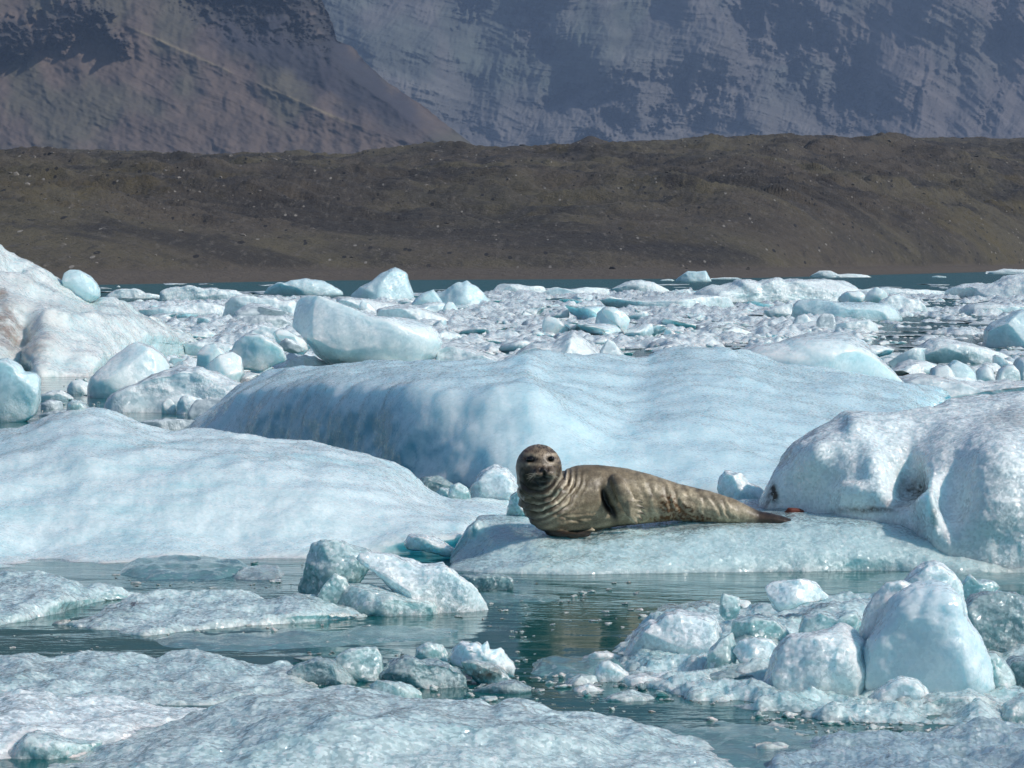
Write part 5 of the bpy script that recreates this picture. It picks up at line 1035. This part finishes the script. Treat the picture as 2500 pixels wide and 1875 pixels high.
    fl1 = G(1533, 1225, 30, 46, -.35, 2) * (nr[:, 1] < 0.2); c = mx(c, fl1 * 0.3, pale * 0.8)
    for i, (x, y) in enumerate(((1562, 1224), (1566, 1238), (1567, 1252), (1563, 1266), (1553, 1277))): c = mx(c, G(x, y, 4, 3.5) * 0.9, dark * 0.5); c = mx(c, G(x - 8, y - 3, 6, 4) * 0.3, pale)
    c *= (1 + 0.55 * mott + 0.55 * fbm(np.stack([px / 34, py / 20, v[:, 1] * 6], 1), 570, 3))[:, None]
    setcol(o, np.clip(c, 0.003, 1))
    m, t, b = nodes('wet_seal_fur')
    at = N(t, 'ShaderNodeAttribute'); at.attribute_name = 'col'; tc = N(t, 'ShaderNodeTexCoord'); vec = tc.outputs['Object']
    cc = mixc(t, 1.0, at.outputs['Color'], mixc(t, ramp(t, noise(t, vec, 90, 4, 0.75), 0.3, 0.7), (0.74, 0.73, 0.72), (1.26, 1.27, 1.28)), 'MULTIPLY')
    t.links.new(cc, b.inputs['Base Color']); b.inputs['Roughness'].default_value = 0.40; b.inputs['Specular IOR Level'].default_value = 0.5
    b.inputs['Sheen Weight'].default_value = 0.0
    bp = N(t, 'ShaderNodeBump'); bp.inputs['Distance'].default_value = 0.004; bp.inputs['Strength'].default_value = 0.6
    t.links.new(noise(t, vec, 70, 5, 0.7), bp.inputs['Height']); t.links.new(bp.outputs[0], b.inputs['Normal'])
    o.data.materials.append(m)
    tag(o, 'mottled brown seal lying on the ice, head raised and facing the camera', 'seal')
    me_, t, b = nodes('wet_black_eye'); b.inputs['Base Color'].default_value = (0.004, 0.003, 0.003, 1); b.inputs['Roughness'].default_value = 0.06
    d, f = ico(3)
    for (x, y, rx, rz) in ((1295, 1121.5, 10.5, 7.5), (1346, 1120, 8, 6.5)):
        # seat the eyeball on the face surface
        near = np.hypot(px - x, py - y) < 5; yy = v[near & front, 1].min() if (near & front).any() else SY - .4
        cpt = W(x, y, yy + 0.012); obj('eye', d * np.array([rx * S, 0.018, rz * S]) + cpt, f, me_, parent=o)
    mw, t, b = nodes('pale_whisker'); b.inputs['Base Color'].default_value = (0.40, 0.36, 0.28, 1); b.inputs['Roughness'].default_value = 0.3
    rw = np.random.RandomState(8); WV = []; WF = []; k_ = 0
    for side, cx_, cy_ in ((-1, 1314, 1158), (1, 1342, 1157)):
        for q in range(11):
            a0 = W(cx_ + side * rw.uniform(0, 8), cy_ + rw.uniform(-5, 6), SY - .515 + rw.uniform(0, .02)); ln = rw.uniform(16, 28); an = rw.uniform(-.15, .75)
            dirv = np.array([side * math.cos(an) * ln * S, -rw.uniform(0.0, 0.02), -math.sin(an) * ln * S])
            for s_ in range(7):
                u_ = s_ / 6; c_ = a0 + dirv * u_ + np.array([0, 0, -0.012 * u_ * u_]); r_ = 0.0011 * (1 - 0.8 * u_)
                for h_ in range(4): WV.append(c_ + r_ * np.array([0, math.cos(h_ * math.pi / 2), math.sin(h_ * math.pi / 2)]))
                if s_:
                    for h_ in range(4): b0 = k_ + (s_ - 1) * 4; WF.append([b0 + h_, b0 + (h_ + 1) % 4, b0 + 4 + (h_ + 1) % 4, b0 + 4 + h_])
            k_ += 28
    obj('whiskers', np.array(WV), np.array(WF), mw, parent=o)
    mc, t, b = nodes('dark_claw'); b.inputs['Base Color'].default_value = (0.02, 0.015, 0.012, 1); b.inputs['Roughness'].default_value = 0.35
    for i, (x, y, dx, dy) in enumerate(((1564, 1225, 7, 3), (1568, 1239, 7, 3), (1569, 1253, 6, 4), (1565, 1267, 5, 5), (1554, 1278, 3, 5))):
        c0 = W(x, y, SY - .182); c1 = W(x + dx, y + dy, SY - .176)
        q = d.copy(); u = (q[:, 0] + 1) / 2; rad = 0.0045 * np.sqrt(np.clip(1 - u, 0, 1) * u * 4) 
        ax = c1 - c0; P_ = c0 + u[:, None] * ax; P_[:, 1] += d[:, 1] * 0.0045 * (1 - u * .7); P_[:, 2] += d[:, 2] * 0.0045 * (1 - u * .7)
        obj('claw', P_, f, mc, parent=o)
    return o
bpy.context.view_layer.update()
seal()
# ------------------------------------------------------------------ haze between the boat and the mountains
hv, hf = [], [[0, 3, 2, 1], [4, 5, 6, 7], [0, 1, 5, 4], [1, 2, 6, 5], [2, 3, 7, 6], [3, 0, 4, 7]]
for z in (-7.5, 1900):
    for x, y in ((-9000, -300), (9000, -300), (9000, 9500), (-9000, 9500)): hv.append((x, y, z))
hm, ht, hb = nodes('pale_haze')
ht.nodes.remove(hb)
pv = N(ht, 'ShaderNodeVolumePrincipled'); pv.inputs['Color'].default_value = (0.46, 0.65, 1.0, 1); pv.inputs['Density'].default_value = 8.5e-5; pv.inputs['Anisotropy'].default_value = 0.0
ht.links.new(pv.outputs[0], ht.nodes['Material Output'].inputs['Volume'])
hz = obj('haze', hv, hf, hm, origin=np.zeros(3), smooth=False); tag(hz, 'thin blue summer haze softening the distant mountains', 'haze', kind='stuff')
